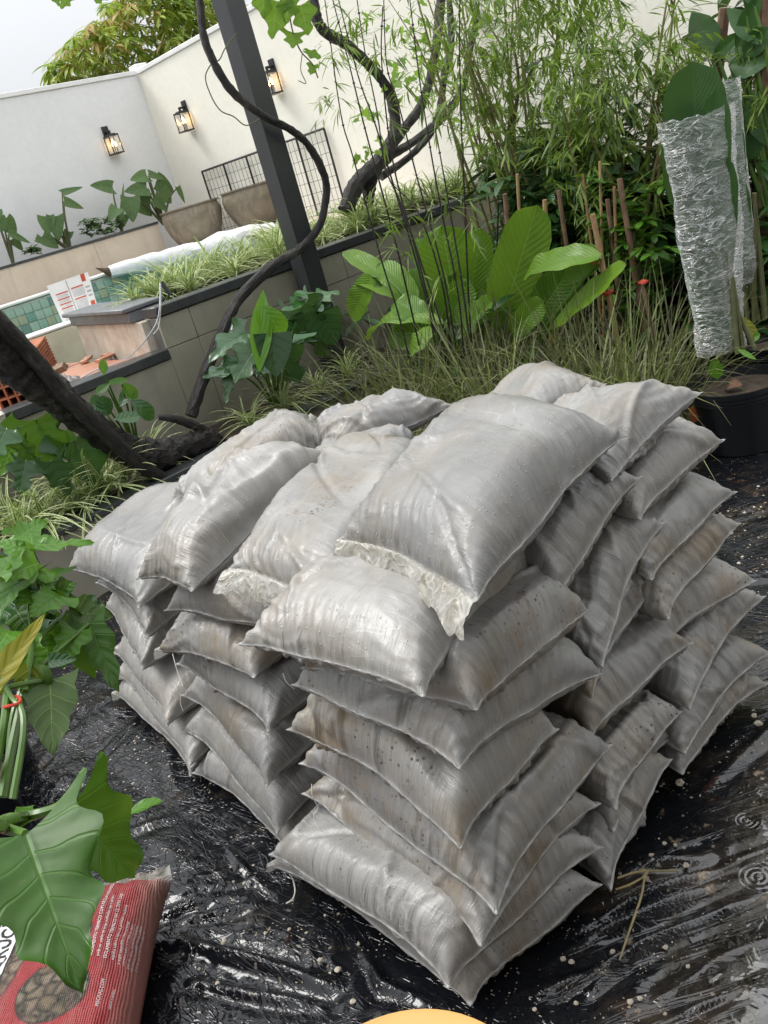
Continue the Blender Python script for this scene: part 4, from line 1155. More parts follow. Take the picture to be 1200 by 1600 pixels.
# hollow bricks, rubble, scrap and the tarpaulin at the far left
BRICK = mat_plain('orange_clay_brick', (.40, .15, .075), .85, .2, 16, .4, 60)
def hollow_brick(label, px, py, z, rz, tilt):
    c = onZ(px, py, z)
    t = thing('hollow_brick', label, 'brick', tuple(c), 'hollow clay bricks by the low wall')
    Rm = Matrix.Rotation(rz, 3, 'Z') @ Matrix.Rotation(tilt, 3, 'X')
    mb = MB()
    W_, H_, L_2 = .075, .095, .15
    bars = []
    for i in range(4): bars.append(((-W_ + i * .0467 - .005 + .005, -L_2, -H_), (-W_ + i * .0467 + .01, L_2, H_)))
    for i in range(4): bars.append(((-W_, -L_2 + .001, -H_ + i * .06 - .001), (W_ + .004, L_2 - .001, -H_ + i * .06 + .009)))
    for lo, hi in bars:
        q = MB(); box(q, lo, hi, bev=.002); mb.add([c + Rm @ Vector(p) for p in q.v], q.f)
    mb.build('clay_body', BRICK, t)
    mb = MB()
    for i in range(9):
        z_ = -H_ + .012 + i * .021
        q = MB(); box(q, (W_ + .0045, -L_2 + .004, z_), (W_ + .008, L_2 - .004, z_ + .010), bev=.001); mb.add([c + Rm @ Vector(p) for p in q.v], q.f)
    mb.build('ribbed_face', BRICK, t)
hollow_brick('orange hollow clay brick standing with its cells showing beside the trunk', 54, 562, .93, R(-40), R(8))
hollow_brick('orange hollow clay brick lying lower behind the dark trunk', 20, 602, .93, R(-30), R(4))
t = thing('wood_offcut', 'short brown plank propped on rubble behind the low wall', 'plank', tuple(onZ(90, 578, .88)))
a, b = onZ(68, 588, .87), onZ(102, 572, .90)
mb = MB(); tube(mb, [a, b], .028, 4); mb.build('plank', mat_plain('grey_brown_plank', (.22, .15, .10), .8, .25, 14, .3), t)
ROCK = mat_plain('rubble_stone', (.40, .37, .34), .9, .25, 18, .5, 60)
def rock_mesh(mb, c, r, seed, flat=.7):
    g = np.random.RandomState(seed)
    ph = np.linspace(0, math.pi, 6); V, F = [], []
    for i, a in enumerate(ph):
        for k in range(8):
            b = 2 * math.pi * k / 8
            rr_ = r * g.uniform(.75, 1.15)
            V.append((c[0] + rr_ * math.sin(a) * math.cos(b), c[1] + rr_ * math.sin(a) * math.sin(b), c[2] + rr_ * math.cos(a) * flat))
    for i in range(5):
        for k in range(8): F.append((i * 8 + k, i * 8 + 8 + k, i * 8 + 8 + (k + 1) % 8, i * 8 + (k + 1) % 8))
    mb.add(V, F)
mb = MB()
for k in range(60):
    p = onZ(rng.uniform(25, 125), 612 - rng.uniform(0, 20), .86)
    q = onZ(62 + rng.uniform(-45, 50), 0, .86) if False else p
    rock_mesh(mb, (p.x, max(p.y, 4.78), .868 - .012 + rng.uniform(0, .02)), rng.uniform(.012, .035), k)
tag(mb.build('rubble', ROCK, smooth=False), 'grey rubble and chips heaped on the low wall', kind='stuff')
TARP = NT('clear_dirty_sheet'); tt = TARP.n('BsdfTransparent'); tm = TARP.n('MixShader'); tc = TARP.coord('Object')
tn = TARP.noise(tc, 14, 5, .65, 1.5); TARP.P(Base_Color=(.62, .58, .50), Roughness=.25, Normal=TARP.bump(tn, .8, .02))
TARP.set(tm, 0, TARP.ramp(tn, [(.3, .45), (.6, .85)])); TARP.set(tm, 1, tt); TARP.set(tm, 2, TARP.b); TARP.t.links.new(tm.outputs[0], TARP.out.inputs[0])
mb = MB()
gu, gv = np.meshgrid(np.linspace(.35, 1.50, 40), np.linspace(0, 1, 22), indexing='ij')
ty = np.where(gv < .3, 4.95 - gv / .3 * .385, 4.565 - .02 * (gv - .3)); tz = np.where(gv < .3, .878, .878 - (gv - .3) * .40)
nz = vnoise((gu, gv), 9, 44, 3, True) - .5
V = np.stack([gu + .02 * nz, ty - .045 * np.abs(nz) * (gv > .3), tz + .012 * np.abs(nz)], -1).reshape(-1, 3)
mb.add(V, [(a * 22 + b, a * 22 + 22 + b, a * 22 + 23 + b, a * 22 + 1 + b) for a in range(39) for b in range(21)])
tag(mb.build('plastic_sheet', TARP.m), 'crumpled clear plastic sheet hanging over the low wall at the far left', 'plastic sheet')
t = thing('electric_cable', 'thin pale cable looping down over the end of the raised planter', 'cable', tuple(onY(250, 480, 4.58)))
mb = MB()
tube(mb, smooth_path([onY(250, 442, 4.62), onY(250, 470, 4.57), onY(246, 500, 4.56), onY(232, 525, 4.60), onY(215, 545, 4.72), onY(195, 562, 4.85), onY(170, 572, 4.75), onY(150, 578, 4.72), onY(128, 590, 4.65)], 6), .0035, 6)
mb.build('cord', mat_plain('pale_blue_cord', (.52, .56, .62), .5), t)
mb = MB(); tube(mb, smooth_path([onY(251, 443, 4.63), onY(251, 480, 4.565), onY(248, 510, 4.56), onY(240, 522, 4.57)], 6), .003, 6); mb.build('second_cord', mat_plain('cream_cord', (.72, .70, .60), .5), t)
mb = MB(); tube(mb, [onY(252, 441, 4.66), onY(267, 461, 4.63)], .014, 8); tag(mb.build('pipe_stub', BLACK), 'short black pipe stub poking out of the spider plants on the raised coping', 'pipe')

# ------------------------------------------------------------------ plants
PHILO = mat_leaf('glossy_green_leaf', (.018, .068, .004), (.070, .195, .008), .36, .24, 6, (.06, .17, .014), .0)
PHILO_L = mat_leaf('bright_green_leaf', (.05, .17, .008), (.12, .30, .015), .32, .35, 6, (.22, .42, .06), .2)  # lighter green leaf colour with more translucency
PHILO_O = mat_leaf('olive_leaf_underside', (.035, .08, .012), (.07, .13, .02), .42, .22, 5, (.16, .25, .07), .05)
PHILO_Y = mat_leaf('yellowing_leaf', (.14, .22, .015), (.42, .30, .02), .4, .35, 5, (.40, .40, .08), .15)
MONST = mat_leaf('dark_shiny_leaf', (.012, .055, .012), (.035, .125, .025), .22, .12, 5, (.07, .17, .05), .5)
BROAD = mat_leaf('ribbed_light_green_leaf', (.06, .165, .010), (.19, .33, .024), .32, .3, 15, (.22, .40, .07), .2, None, .5)
DULL = mat_leaf('limp_grey_green_leaf', (.045, .10, .03), (.13, .22, .08), .5, .2, 4, (.2, .26, .14))
SPID = mat_leaf('striped_ribbon_leaf', (.09, .19, .035), (.20, .32, .07), .4, .25, 0, stripe=(.62, .64, .36))
BAMB = mat_leaf('bamboo_leaf', (.035, .085, .012), (.22, .31, .05), .45, .35, 0)
VINEL = mat_leaf('thin_vine_leaf', (.10, .22, .018), (.26, .44, .05), .45, .5, 4, (.3, .45, .1))
MANGO = mat_leaf('mango_leaf', (.12, .24, .03), (.46, .50, .09), .4, .4, 0)
MANGO_R = mat_leaf('young_coppery_leaf', (.35, .24, .07), (.48, .36, .12), .45, .35, 0)
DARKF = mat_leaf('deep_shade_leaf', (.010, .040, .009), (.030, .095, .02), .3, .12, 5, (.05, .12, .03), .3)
HELI = mat_leaf('smooth_heliconia_leaf', (.016, .062, .012), (.038, .115, .022), .32, .15, 26, (.035, .11, .022), .2, None, .15)
GRASSM = mat_leaf('dry_purple_grass', (.050, .030, .028), (.19, .22, .085), .5, .2, 0)
STEMG = mat_plain('green_stalk', (.08, .17, .02), .4, .2, 14, coat=.2)
STEMD = mat_plain('dull_stalk', (.12, .13, .05), .6, .2, 14)
BARK = NT('wet_dark_bark'); co = BARK.coord('Object')
buv = BARK.coord('UV')
b1 = BARK.noise(BARK.mapped(buv, (5, 5, 1)), 2.2, 8, .72, 1.6); b2 = BARK.noise(BARK.mapped(buv, (14, 9, 1)), 2, 6, .7, 1.0); b3 = BARK.noise(co, 6, 5, .65)
bh = BARK.math('ADD', BARK.math('MULTIPLY', b1, 1.1), BARK.math('MULTIPLY', b2, .5))
bc = BARK.mix(BARK.ramp(b1, [(.45, 0.0), (.72, 1.0)]), (.008, .0065, .006), (.065, .050, .039)); bc = BARK.mix(BARK.ramp(b3, [(.58, 0.0), (.70, .7)]), bc, (.125, .115, .095))
BARK.P(Base_Color=bc, Roughness=.42, Normal=BARK.bump(bh, 1.0, .03))
BARK = BARK.m
DSTEM = mat_plain('black_cane', (.018, .014, .012), .4)
POTM = mat_plain('black_pot_plastic', (.010, .011, .014), .28, .1, 6, .05, 40)

def px2m(px, d): return px / FOC * d

def add_leaf(parent, mat, b, t, wpx, at, prof='heart', upw=.4, name='leaf', up=None, **kw):
    """a single large leaf as its own part; b and t are base and tip on the sight lines of the real leaf, 'at' puts it at its distance"""
    B = at(*b) if len(b) == 2 else onD(*b)
    T_ = at(*t) if len(t) == 2 else onD(*t)
    L = (T_ - B).length
    dist = (B - _O).length
    wd = px2m(wpx, dist)
    mb = MB()
    kw.setdefault('T', random.uniform(.2, .8)); kw.setdefault('seed', random.randint(0, 999))
    leaf(mb, B, T_, up if up is not None else toward_cam(B, upw), wd, prof, kw.pop('nt', 12), kw.pop('ns', 4), **kw)
    return mb.build(name, mat, parent, soft=True)

def stem(parent, pts, r, mat=None, name='stalk', k=6, n=7, T=.5):
    P_ = smooth_path(pts, k) if len(pts) > 2 else pts
    rr_ = lerps(r, len(P_)) if hasattr(r, '__len__') else r
    mb = MB(); tube(mb, P_, rr_, n, T); return mb.build(name, mat or STEMG, parent)

def pot(label, c, r, h, cat='plant pot', soil=True, n=36, group=None):
    t = thing('plant_pot', label, cat, tuple(c), group)
    pr = [(0, 0), (.74, 0), (.78, .02), (.93, .78), (.94, .80), (.97, .805), (.975, .84), (.955, .85), (.98, .855), (.985, .90), (.965, .91), (.99, .915), (1.0, .96), (1.0, 1.0), (.955, 1.0), (.93, .90), (.9, .82), (0, .80)]
    mb = MB(); lathe(mb, [(a * r, b * h) for a, b in pr], c, n); mb.build('body', POTM, t)
    if soil:
        mb = MB(); lathe(mb, [(r * .91, h * .86), (r * .5, h * .89), (0, h * .88)], c, 20); mb.build('soil', SOIL, t)
    return t

# --- lobed philodendrons in pots at the left
g_ = onZ(25, 1190, 0)
pot('black plastic pot of the tall lobed leaf plant at the left', (g_.x - .05, g_.y + .02, -.005), .14, .25)
g2 = onZ(-8, 1280, 0)
pot('small black pot with leaf litter in it, nearest at the left', (g2.x, g2.y, -.005), .115, .16)
t = thing('lobed_leaf_plant', 'tall potted philodendron with glossy lobed leaves and one yellow leaf, left of the pile', 'potted plant', (g_.x - .05, g_.y + .02, .2))
def LF_(b, bd, tp, td, w, mat, **kw):
    add_leaf(t, mat, (*b, bd), (*tp, td), w, None, **kw)
K_ = dict(lobes=3, lobe_d=.35, back=.22, ruf=.05)
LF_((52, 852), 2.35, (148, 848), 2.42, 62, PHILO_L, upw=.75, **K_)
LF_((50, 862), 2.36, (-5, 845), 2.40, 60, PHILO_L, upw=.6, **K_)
LF_((105, 945), 2.32, (28, 903), 2.25, 60, PHILO, upw=.85, arch=.10, **K_)
LF_((108, 955), 2.30, (178, 962), 2.32, 66, PHILO_O, upw=.3, **K_)
LF_((140, 975), 2.28, (186, 1082), 2.24, 62, PHILO, upw=.2, **K_)
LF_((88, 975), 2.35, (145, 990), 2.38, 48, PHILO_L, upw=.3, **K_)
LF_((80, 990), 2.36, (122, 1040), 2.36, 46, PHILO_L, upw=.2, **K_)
LF_((45, 900), 2.28, (-10, 985), 2.15, 66, PHILO, upw=.8, arch=.12, **K_)
LF_((60, 905), 2.30, (120, 885), 2.36, 34, PHILO, upw=.6, **K_)
LF_((20, 880), 2.36, (60, 940), 2.25, 60, PHILO, upw=.7, **K_)
LF_((40, 940), 2.38, (95, 975), 2.42, 60, MONST, upw=.2, **K_)
LF_((60, 960), 2.36, (20, 1010), 2.42, 60, MONST, upw=.2, **K_)
LF_((-12, 1070), 2.10, (72, 958), 2.06, 40, PHILO_Y, upw=.35, fold=.3, lobes=2, lobe_d=.2, ruf=.04)
LF_((20, 1060), 2.12, (-15, 975), 2.15, 50, PHILO_Y, upw=.3, **K_)
LF_((50, 1040), 2.15, (30, 1085), 2.15, 44, PHILO_Y, upw=.3, T=.2)
LF_((78, 1062), 2.12, (82, 1180), 2.05, 84, PHILO_O, upw=.05, lobes=3, lobe_d=.2, back=.1, ruf=.03)
LF_((76, 1035), 2.14, (120, 1030), 2.14, 26, MONST, upw=.5, fold=.4)
LF_((30, 1030), 2.2, (75, 1000), 2.25, 40, PHILO, upw=.3, **K_)
LF_((-5, 900), 2.2, (40, 850), 2.3, 60, PHILO, upw=.7, **K_)
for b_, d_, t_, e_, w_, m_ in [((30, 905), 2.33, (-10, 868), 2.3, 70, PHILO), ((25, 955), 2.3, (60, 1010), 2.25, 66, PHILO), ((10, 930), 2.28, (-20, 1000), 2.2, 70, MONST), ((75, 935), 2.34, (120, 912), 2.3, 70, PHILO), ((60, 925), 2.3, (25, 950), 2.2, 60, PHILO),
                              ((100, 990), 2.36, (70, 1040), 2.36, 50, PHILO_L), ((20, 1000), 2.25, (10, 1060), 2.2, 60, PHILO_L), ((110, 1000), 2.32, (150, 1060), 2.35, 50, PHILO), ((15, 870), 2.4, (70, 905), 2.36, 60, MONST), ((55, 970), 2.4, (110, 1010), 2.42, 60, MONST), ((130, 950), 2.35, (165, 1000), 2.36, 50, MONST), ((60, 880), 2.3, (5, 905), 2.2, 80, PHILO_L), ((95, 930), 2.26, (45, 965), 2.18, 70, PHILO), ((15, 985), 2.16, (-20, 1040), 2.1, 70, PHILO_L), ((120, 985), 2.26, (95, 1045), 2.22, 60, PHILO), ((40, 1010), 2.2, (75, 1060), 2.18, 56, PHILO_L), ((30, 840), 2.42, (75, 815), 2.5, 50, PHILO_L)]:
    LF_(b_, d_, t_, e_, w_, m_, upw=random.uniform(.15, .5), arch=.08, **K_)
for pts, r in [([(4, 1245, 2.05), (22, 1150, 2.08), (38, 1080, 2.12), (58, 1005, 2.22), (105, 955, 2.30)], [.016, .013, .011, .010, .007]),
               ([(20, 1248, 2.0), (36, 1150, 2.02), (34, 1110, 2.05), (18, 1090, 2.08), (-5, 1050, 2.1)], [.011, .010, .009, .008, .007]),
               ([(-8, 1215, 2.05), (6, 1130, 2.05), (12, 1080, 2.1), (30, 1070, 2.1), (78, 1062, 2.12)], [.012, .011, .010, .008, .006]),
               ([(10, 1240, 2.1), (20, 1120, 2.12), (45, 1060, 2.16), (75, 1030, 2.18), (138, 975, 2.28)], [.011, .010, .009, .008, .006]),
               ([(58, 1000, 2.25), (60, 930, 2.3), (54, 880, 2.34), (52, 852, 2.35)], [.009, .008, .007, .006]),
               ([(40, 1080, 2.1), (50, 1000, 2.2), (45, 940, 2.28), (45, 900, 2.28)], [.009, .008, .007, .006])]:
    stem(t, [onD(*q) for q in pts], [x_ * .72 for x_ in r])
mb = MB(); lathe(mb, [(.002, .03), (.007, .022), (.012, .008), (.011, -.008), (.004, -.02)], onD(73, 1056, 2.11), 12); mb.build('bud', STEMG, t)
TIE = mat_plain('red_tie', (.55, .045, .02), .5)
c = onD(18, 1098, 2.07)
mb = MB(); tube(mb, [c + Vector((math.cos(a) * .018, math.sin(a) * .018, .003 * math.sin(2 * a))) for a in np.linspace(0, 6.28, 14)], .0036, 6); mb.build('tie', TIE, t)

t = thing('low_lobed_plant', 'near philodendron whose big dark lobed leaf hangs over the red stone bag', 'potted plant', (g2.x, g2.y, .14))
LF_((40, 1303), 1.36, (126, 1548), 1.26, 215, PHILO, upw=.25, lobes=3.5, lobe_d=.30, back=.24, ruf=.055, fold=.16, arch=.05, nt=28, ns=9, T=.22)
LF_((108, 1262), 1.44, (212, 1372), 1.50, 160, PHILO, upw=.35, lobes=2.5, lobe_d=.34, back=.28, ruf=.05, fold=.5, nt=16, ns=6, T=.5)
LF_((62, 1268), 1.5, (-15, 1305), 1.4, 70, PHILO, upw=.7, **K_)
stem(t, [onZ(-14, 1290, .10), onD(5, 1282, 1.55), onD(45, 1275, 1.46), onD(88, 1262, 1.44), onD(108, 1240, 1.45)], [.009, .0085, .008, .007, .005])
stem(t, [onZ(-14, 1290, .10), onD(-10, 1288, 1.5), onD(12, 1296, 1.42), onD(40, 1303, 1.36)], [.009, .009, .008, .006])

# --- plants of the front planter
def split_leaf_plant(label, root_px, leaves, mat=MONST, y=4.28, stalk=STEMG):
    r0 = onY(*root_px, y); r0.z = .36
    t = thing('split_leaf_plant', label, 'plant', tuple(r0), 'split leaf plants of the front planter')
    at = lambda px, py: onY(px, py, y)
    for i, (b, tp, w_, m_, kw) in enumerate(leaves):
        B = onY(*b, y - .05 - .02 * i)
        add_leaf(t, m_ or mat, b, tp, w_, lambda px, py, i=i: onY(px, py, y - .05 - .02 * i), **kw)
        stem(t, [r0, r0.lerp(B, .5) + Vector((.01, 0, .05)), B], [.007, .006, .004], stalk)
    return t
SL = dict(lobes=2.5, lobe_d=.5, back=.25, slit=.22, ruf=.03, nt=24, ns=5)
split_leaf_plant('split leaf monstera under the dark trunk at the left of the planter', (95, 765),
    [((55, 655), (88, 740), 120, PHILO, dict(upw=.2, **SL)), ((20, 695), (0, 745), 40, PHILO_L, dict(upw=.3, **SL)), ((116, 685), (154, 768), 105, None, dict(upw=.25, **SL)), ((30, 690), (60, 740), 40, PHILO, dict(upw=.6, **SL)), ((112, 690), (106, 668), 16, PHILO_L, dict(upw=.3)), ((10, 670), (-15, 720), 60, None, dict(upw=.3, **SL)), ((80, 720), (110, 775), 60, DARKF, dict(upw=.3, **SL)), ((40, 720), (30, 775), 60, DARKF, dict(upw=.3, **SL))])
split_leaf_plant('small rubbery leaved plant standing above the dark trunk', (195, 670),
    [((165, 632), (140, 632), 30, None, dict(prof='oval', upw=.3)), ((168, 650), (160, 618), 24, None, dict(prof='oval', upw=.2)), ((188, 635), (205, 600), 18, None, dict(prof='oval')), ((190, 600), (215, 622), 20, PHILO, dict(prof='oval')),
     ((205, 625), (240, 655), 26, None, dict(prof='oval', arch=.1)), ((165, 600), (200, 592), 12, PHILO, dict(prof='oval')), ((163, 585), (160, 560), 14, PHILO_L, dict(prof='lance')), ((180, 655), (218, 650), 22, None, dict(prof='oval')), ((170, 600), (150, 615), 14, PHILO, dict(prof='oval'))])
split_leaf_plant('dark shiny monstera with white glints and two bright young leaves, beside the steel post', (420, 600),
    [((388, 522), (326, 568), 70, None, dict(upw=.5, arch=.12, **SL)), ((374, 568), (316, 592), 60, None, dict(upw=.6, **SL)), ((360, 580), (352, 632), 28, None, dict(upw=.3, **SL)),
     ((470, 500), (440, 565), 90, None, dict(upw=.3, **SL)), ((480, 490), (510, 560), 80, None, dict(upw=.3, **SL)), ((490, 470), (440, 492), 76, None, dict(upw=.6, **SL)), ((480, 468), (532, 455), 60, None, dict(upw=.6, **SL)),
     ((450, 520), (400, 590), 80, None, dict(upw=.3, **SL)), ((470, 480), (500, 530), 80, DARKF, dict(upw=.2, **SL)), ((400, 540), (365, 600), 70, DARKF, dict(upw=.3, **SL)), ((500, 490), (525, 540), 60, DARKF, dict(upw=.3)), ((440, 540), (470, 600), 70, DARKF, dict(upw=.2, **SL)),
     ((405, 580), (411, 452), 34, PHILO_L, dict(prof='lance', upw=.05, fold=.35)), ((409, 478), (440, 527), 38, PHILO_L, dict(prof='oval', upw=.4, fold=.3, arch=.15)), ((425, 520), (432, 590), 60, DARKF, dict(upw=.2))])

def spider_mesh(seed, n=30, L=.30, w_=.011, droop=1.0):
    g = random.Random(seed); mb = MB()
    for k in range(n):
        a = g.uniform(0, 6.283); ln = L * g.uniform(.6, 1.15); el = g.uniform(.35, 1.45)
        d = Vector((math.cos(a), math.sin(a), 0)); s = Vector((-d.y, d.x, 0))
        ns_ = 8; V, F, UV = [], [], []
        h = math.sin(el); o = math.cos(el)
        for i in range(ns_ + 1):
            q = i / ns_
            p = d * (ln * (o * q + .25 * q * q)) + Vector((0, 0, ln * (h * q * 1.15 - droop * .62 * q * q * (1.2 - .4 * h)))) + s * (.02 * math.sin(q * 3 + k))
            ww = w_ * .5 * (1 - q) ** .5 * (.6 + .4 * min(1, q * 6)) + .0006
            lift = Vector((0, 0, ww * .5))
            V += [p - s * ww + lift, p, p + s * ww + lift]; UV += [(0, q), (.5, q), (1, q)]
        for i in range(ns_):
            F += [(3 * i, 3 * i + 1, 3 * i + 4, 3 * i + 3), (3 * i + 1, 3 * i + 2, 3 * i + 5, 3 * i + 4)]
        mb.add(V, F, UV, g.uniform(.1, .9))
    return mb
SPM = []
def spider(label, loc, i, sc_=1.0, rz=0.0, group='spider plants of the front planter'):
    loc = Vector(loc)
    t = thing('spider_plant', label, 'spider plant', tuple(loc), group)
    if len(SPM) <= i:
        o = spider_mesh(100 + i, 46, .34, .013).build('foliage', SPID, None); SPM.append(o); o.parent = t
    else:
        o = SPM[i].copy(); col.objects.link(o); o.parent = t
    o['kind'] = 'stuff'
    o.rotation_euler.z = rz; o.scale = (sc_, sc_, sc_)
spots = [(392, 660, 'striped spider plant in front of the monstera, left one of the bright pair'), (447, 637, 'striped spider plant in front of the monstera, right one of the bright pair'),
         (497, 608, 'shaded spider plant just right of the bright pair'), (545, 582, 'spider plant at the foot of the steel post, next to the dry grass'), (540, 556, 'narrow leaved spider plant behind, against the tiled wall'),
         (70, 800, 'pale striped spider plant at the far left end of the planter'), (112, 792, 'spider plant with a leaf hanging over the black coping'), (28, 815, 'spider plant cut by the left edge of the photo'),
         (160, 748, 'spider plant directly below the dark trunk'), (215, 672, 'small spider plant behind the dark trunk'), (140, 768, 'thin spider plant beside the split leaf monstera'), (186, 745, 'spider plant nearest the trunk foot'), (10, 780, 'spider plant half hidden at the back left')]
for i, (px, py, lb) in enumerate(spots):
    p = onY(px, py, 4.2 if i not in (4, 9, 12) else 4.42)
    spider(lb, (p.x, p.y, .37), i % 5, random.uniform(.72, .95) * (1.0 if i < 5 else 1.3), random.uniform(0, 6), 'spider plants of the front planter')
gg = random.Random(5)
for k in range(46):
    x_ = 2.78 + 3.0 * (k + gg.uniform(-.3, .3)) / 46
    spider('striped spider plant in the dense row along the raised coping', (x_, 4.86 + gg.uniform(-.04, .62), 1.085), gg.randint(0, 4), gg.uniform(.85, 1.2), gg.uniform(0, 6), 'spider plants of the raised planter')

# --- old vine: prone trunk in the planter, climbing stem, and the branching vine of the raised planter
t = thing('vine_trunk', 'thick gnarled dark vine trunk sweeping out of the planter to the left', 'vine trunk', tuple(onY(335, 690, 4.2)))
pts = [onY(352, 705, 4.22), onY(325, 688, 4.2), onY(285, 700, 4.18), onY(235, 712, 4.16), onY(185, 695, 4.15), onY(130, 655, 4.13), onY(80, 612, 4.10), onY(30, 580, 4.08), onY(-30, 520, 4.05), onY(-110, 440, 4.0)]
P_ = smooth_path(pts, 9)
mb = MB(); tube(mb, P_, lerps([.03, .062, .066, .088, .072, .070, .086, .080, .088, .08], len(P_)), 18, wob=.14, seed=4); mb.build('trunk', BARK, t)
for pts, r in [([onY(348, 690, 4.2), onY(310, 668, 4.2), onY(275, 655, 4.22), onY(248, 652, 4.25)], [.028, .026, .022, .014]), ([onY(268, 755, 4.04), onY(215, 722, 4.03), onY(160, 672, 4.02), (onY(105, 622, 4.0)), onY(55, 562, 3.98), onY(0, 505, 3.95), onY(-60, 450, 3.9)], [.032, .036, .038, .036, .038, .04, .04])]:
    P_ = smooth_path(pts, 8); mb = MB(); tube(mb, P_, lerps(r, len(P_)), 12, wob=.08, seed=9); mb.build('side_stem', BARK, t)
t = thing('climbing_vine', 'dark vine stem curling up round the steel post', 'vine', tuple(onY(300, 645, 4.36)))
pts = [onY(298, 650, 4.36), onY(318, 590, 4.36), onY(345, 525, 4.36), onY(372, 470, 4.36), onY(420, 420, 4.35), onY(470, 388, 4.34), onY(500, 350, 4.34), onY(510, 300, 4.34), onY(503, 265, 4.34), onY(480, 225, 4.35), onY(450, 200, 4.34), onY(410, 180, 4.33), onY(365, 145, 4.36), onY(335, 100, 4.38), onY(318, 55, 4.4), onY(312, 0, 4.4), onY(305, -60, 4.4)]
P_ = smooth_path(pts, 7)
mb = MB(); tube(mb, P_, lerps([.035, .033, .03, .03, .032, .026, .022, .022, .024, .021, .022, .022, .024, .022, .022, .020, .02], len(P_)), 10, wob=.12, seed=6); mb.build('stem', BARK, t)
mb = MB(); tube(mb, smooth_path([onY(370, 52, 4.38), onY(352, 75, 4.4), onY(343, 93, 4.4), onY(332, 98, 4.42), onY(321, 120, 4.43), onY(330, 150, 4.43), onY(345, 173, 4.42), onY(365, 182, 4.4), onY(385, 196, 4.38), onY(410, 184, 4.34)], 5), .0035, 5); mb.build('tendril', STEMD, t)

t = thing('old_vine', 'gnarled branching vine with yellow green leaves growing in the raised planter', 'vine', tuple(onY(560, 320, 4.95)))
Yv = 4.95
BR = [([(540, 330), (556, 290), (580, 264), (600, 245), (607, 232)], [.055, .06, .055, .06, .05]), ([(574, 318), (580, 285), (590, 262), (602, 245)], [.04, .042, .04, .04]),
      ([(600, 248), (617, 205), (613, 160), (600, 130), (575, 100), (540, 68), (508, 50), (494, 25), (487, -30)], [.05, .04, .04, .036, .036, .036, .038, .036, .03]),
      ([(604, 240), (632, 200), (658, 165), (672, 120), (682, 70), (686, 30), (692, -30)], [.04, .034, .034, .03, .032, .036, .036]),
      ([(604, 246), (645, 222), (690, 185), (722, 140), (732, 90), (742, 40), (748, -30)], [.034, .03, .03, .028, .026, .026, .026]),
      ([(595, 276), (640, 245), (675, 205), (688, 165), (694, 120), (705, 75), (704, 30), (700, -20)], [.03, .026, .028, .026, .026, .026, .026, .02])]
for i, (q, r) in enumerate(BR):
    P_ = smooth_path([onY(a, b, Yv + (.0 if i < 3 else .05 * (i - 2))) for a, b in q], 7)
    mb = MB(); tube(mb, P_, lerps(r, len(P_)), 10, wob=.14, seed=20 + i); mb.build('branch' if i > 1 else 'trunk', BARK, t)
mb = MB()
gg = random.Random(11)
for (cx, cy, n_, sp) in [(612, 110, 10, 22), (640, 120, 8, 16), (640, 150, 9, 18), (600, 20, 6, 25), (655, 50, 14, 30), (570, 240, 10, 16), (575, 170, 8, 14), (560, 190, 4, 10), (700, 130, 12, 30), (735, 60, 16, 40), (720, 190, 7, 18), (660, 20, 10, 30), (590, 225, 8, 14), (580, 8, 6, 20), (690, 90, 14, 30), (640, 80, 8, 20)]:
    for k in range(n_):
        p = onY(cx + gg.gauss(0, sp * .6), cy + gg.gauss(0, sp * .6), Yv + gg.uniform(-.15, .25))
        d = Vector((gg.uniform(-1, 1), gg.uniform(-1, 1), gg.uniform(-1.2, .1))).normalized()
        L = gg.uniform(.05, .10)
        leaf(mb, p, p + d * L, Vector((gg.uniform(-.5, .5), gg.uniform(-1, 0), gg.uniform(.3, 1))), L * .85, 'heart', 7, 2, lobes=2, lobe_d=.45, back=.15, T=gg.random(), seed=gg.randint(0, 99))
mb.build('foliage', VINEL, t)['kind'] = 'stuff'
t = thing('hanging_vine_shoot', 'shoot of large grape leaves hanging at the top of the photo beside the steel post', 'vine shoot', tuple(onD(455, 10, 3.9)))
for b, tp, w_, pr in [((432, 2), (425, 62), 50, 'heart'), ((452, -8), (447, 38), 46, 'heart'), ((470, 8), (482, 56), 48, 'heart'), ((459, 51), (457, 76), 40, 'heart'), ((478, 80), (502, 90), 14, 'oval'), ((489, 101), (485, 118), 20, 'heart'), ((105, -5), (95, 14), 22, 'heart'), ((158, -10), (150, 6), 24, 'heart'), ((85, -12), (92, 10), 20, 'heart'), ((410, -25), (412, 30), 50, 'heart')]:
    add_leaf(t, VINEL, (*b, 3.9), (*tp, 3.88), w_, None, prof=pr, upw=.1, lobes=2.2, lobe_d=.5, back=.22, ruf=.02, nt=16, T=.25)
stem(t, [onD(445, -30, 3.9), onD(452, 20, 3.9), onD(458, 51, 3.9), onD(470, 80, 3.9), onD(488, 100, 3.9), onD(497, 122, 3.9)], .0028, STEMD)
stem(t, [onD(472, 85, 3.9), onD(470, 110, 3.9), onD(478, 130, 3.9), onD(466, 126, 3.9)], .0018, STEMD, 'tendril')
stem(t, [onD(80, -25, 3.9), onD(110, -12, 3.9), onD(165, -15, 3.9), onD(300, -35, 3.9), onD(445, -30, 3.9)], .003, STEMD)

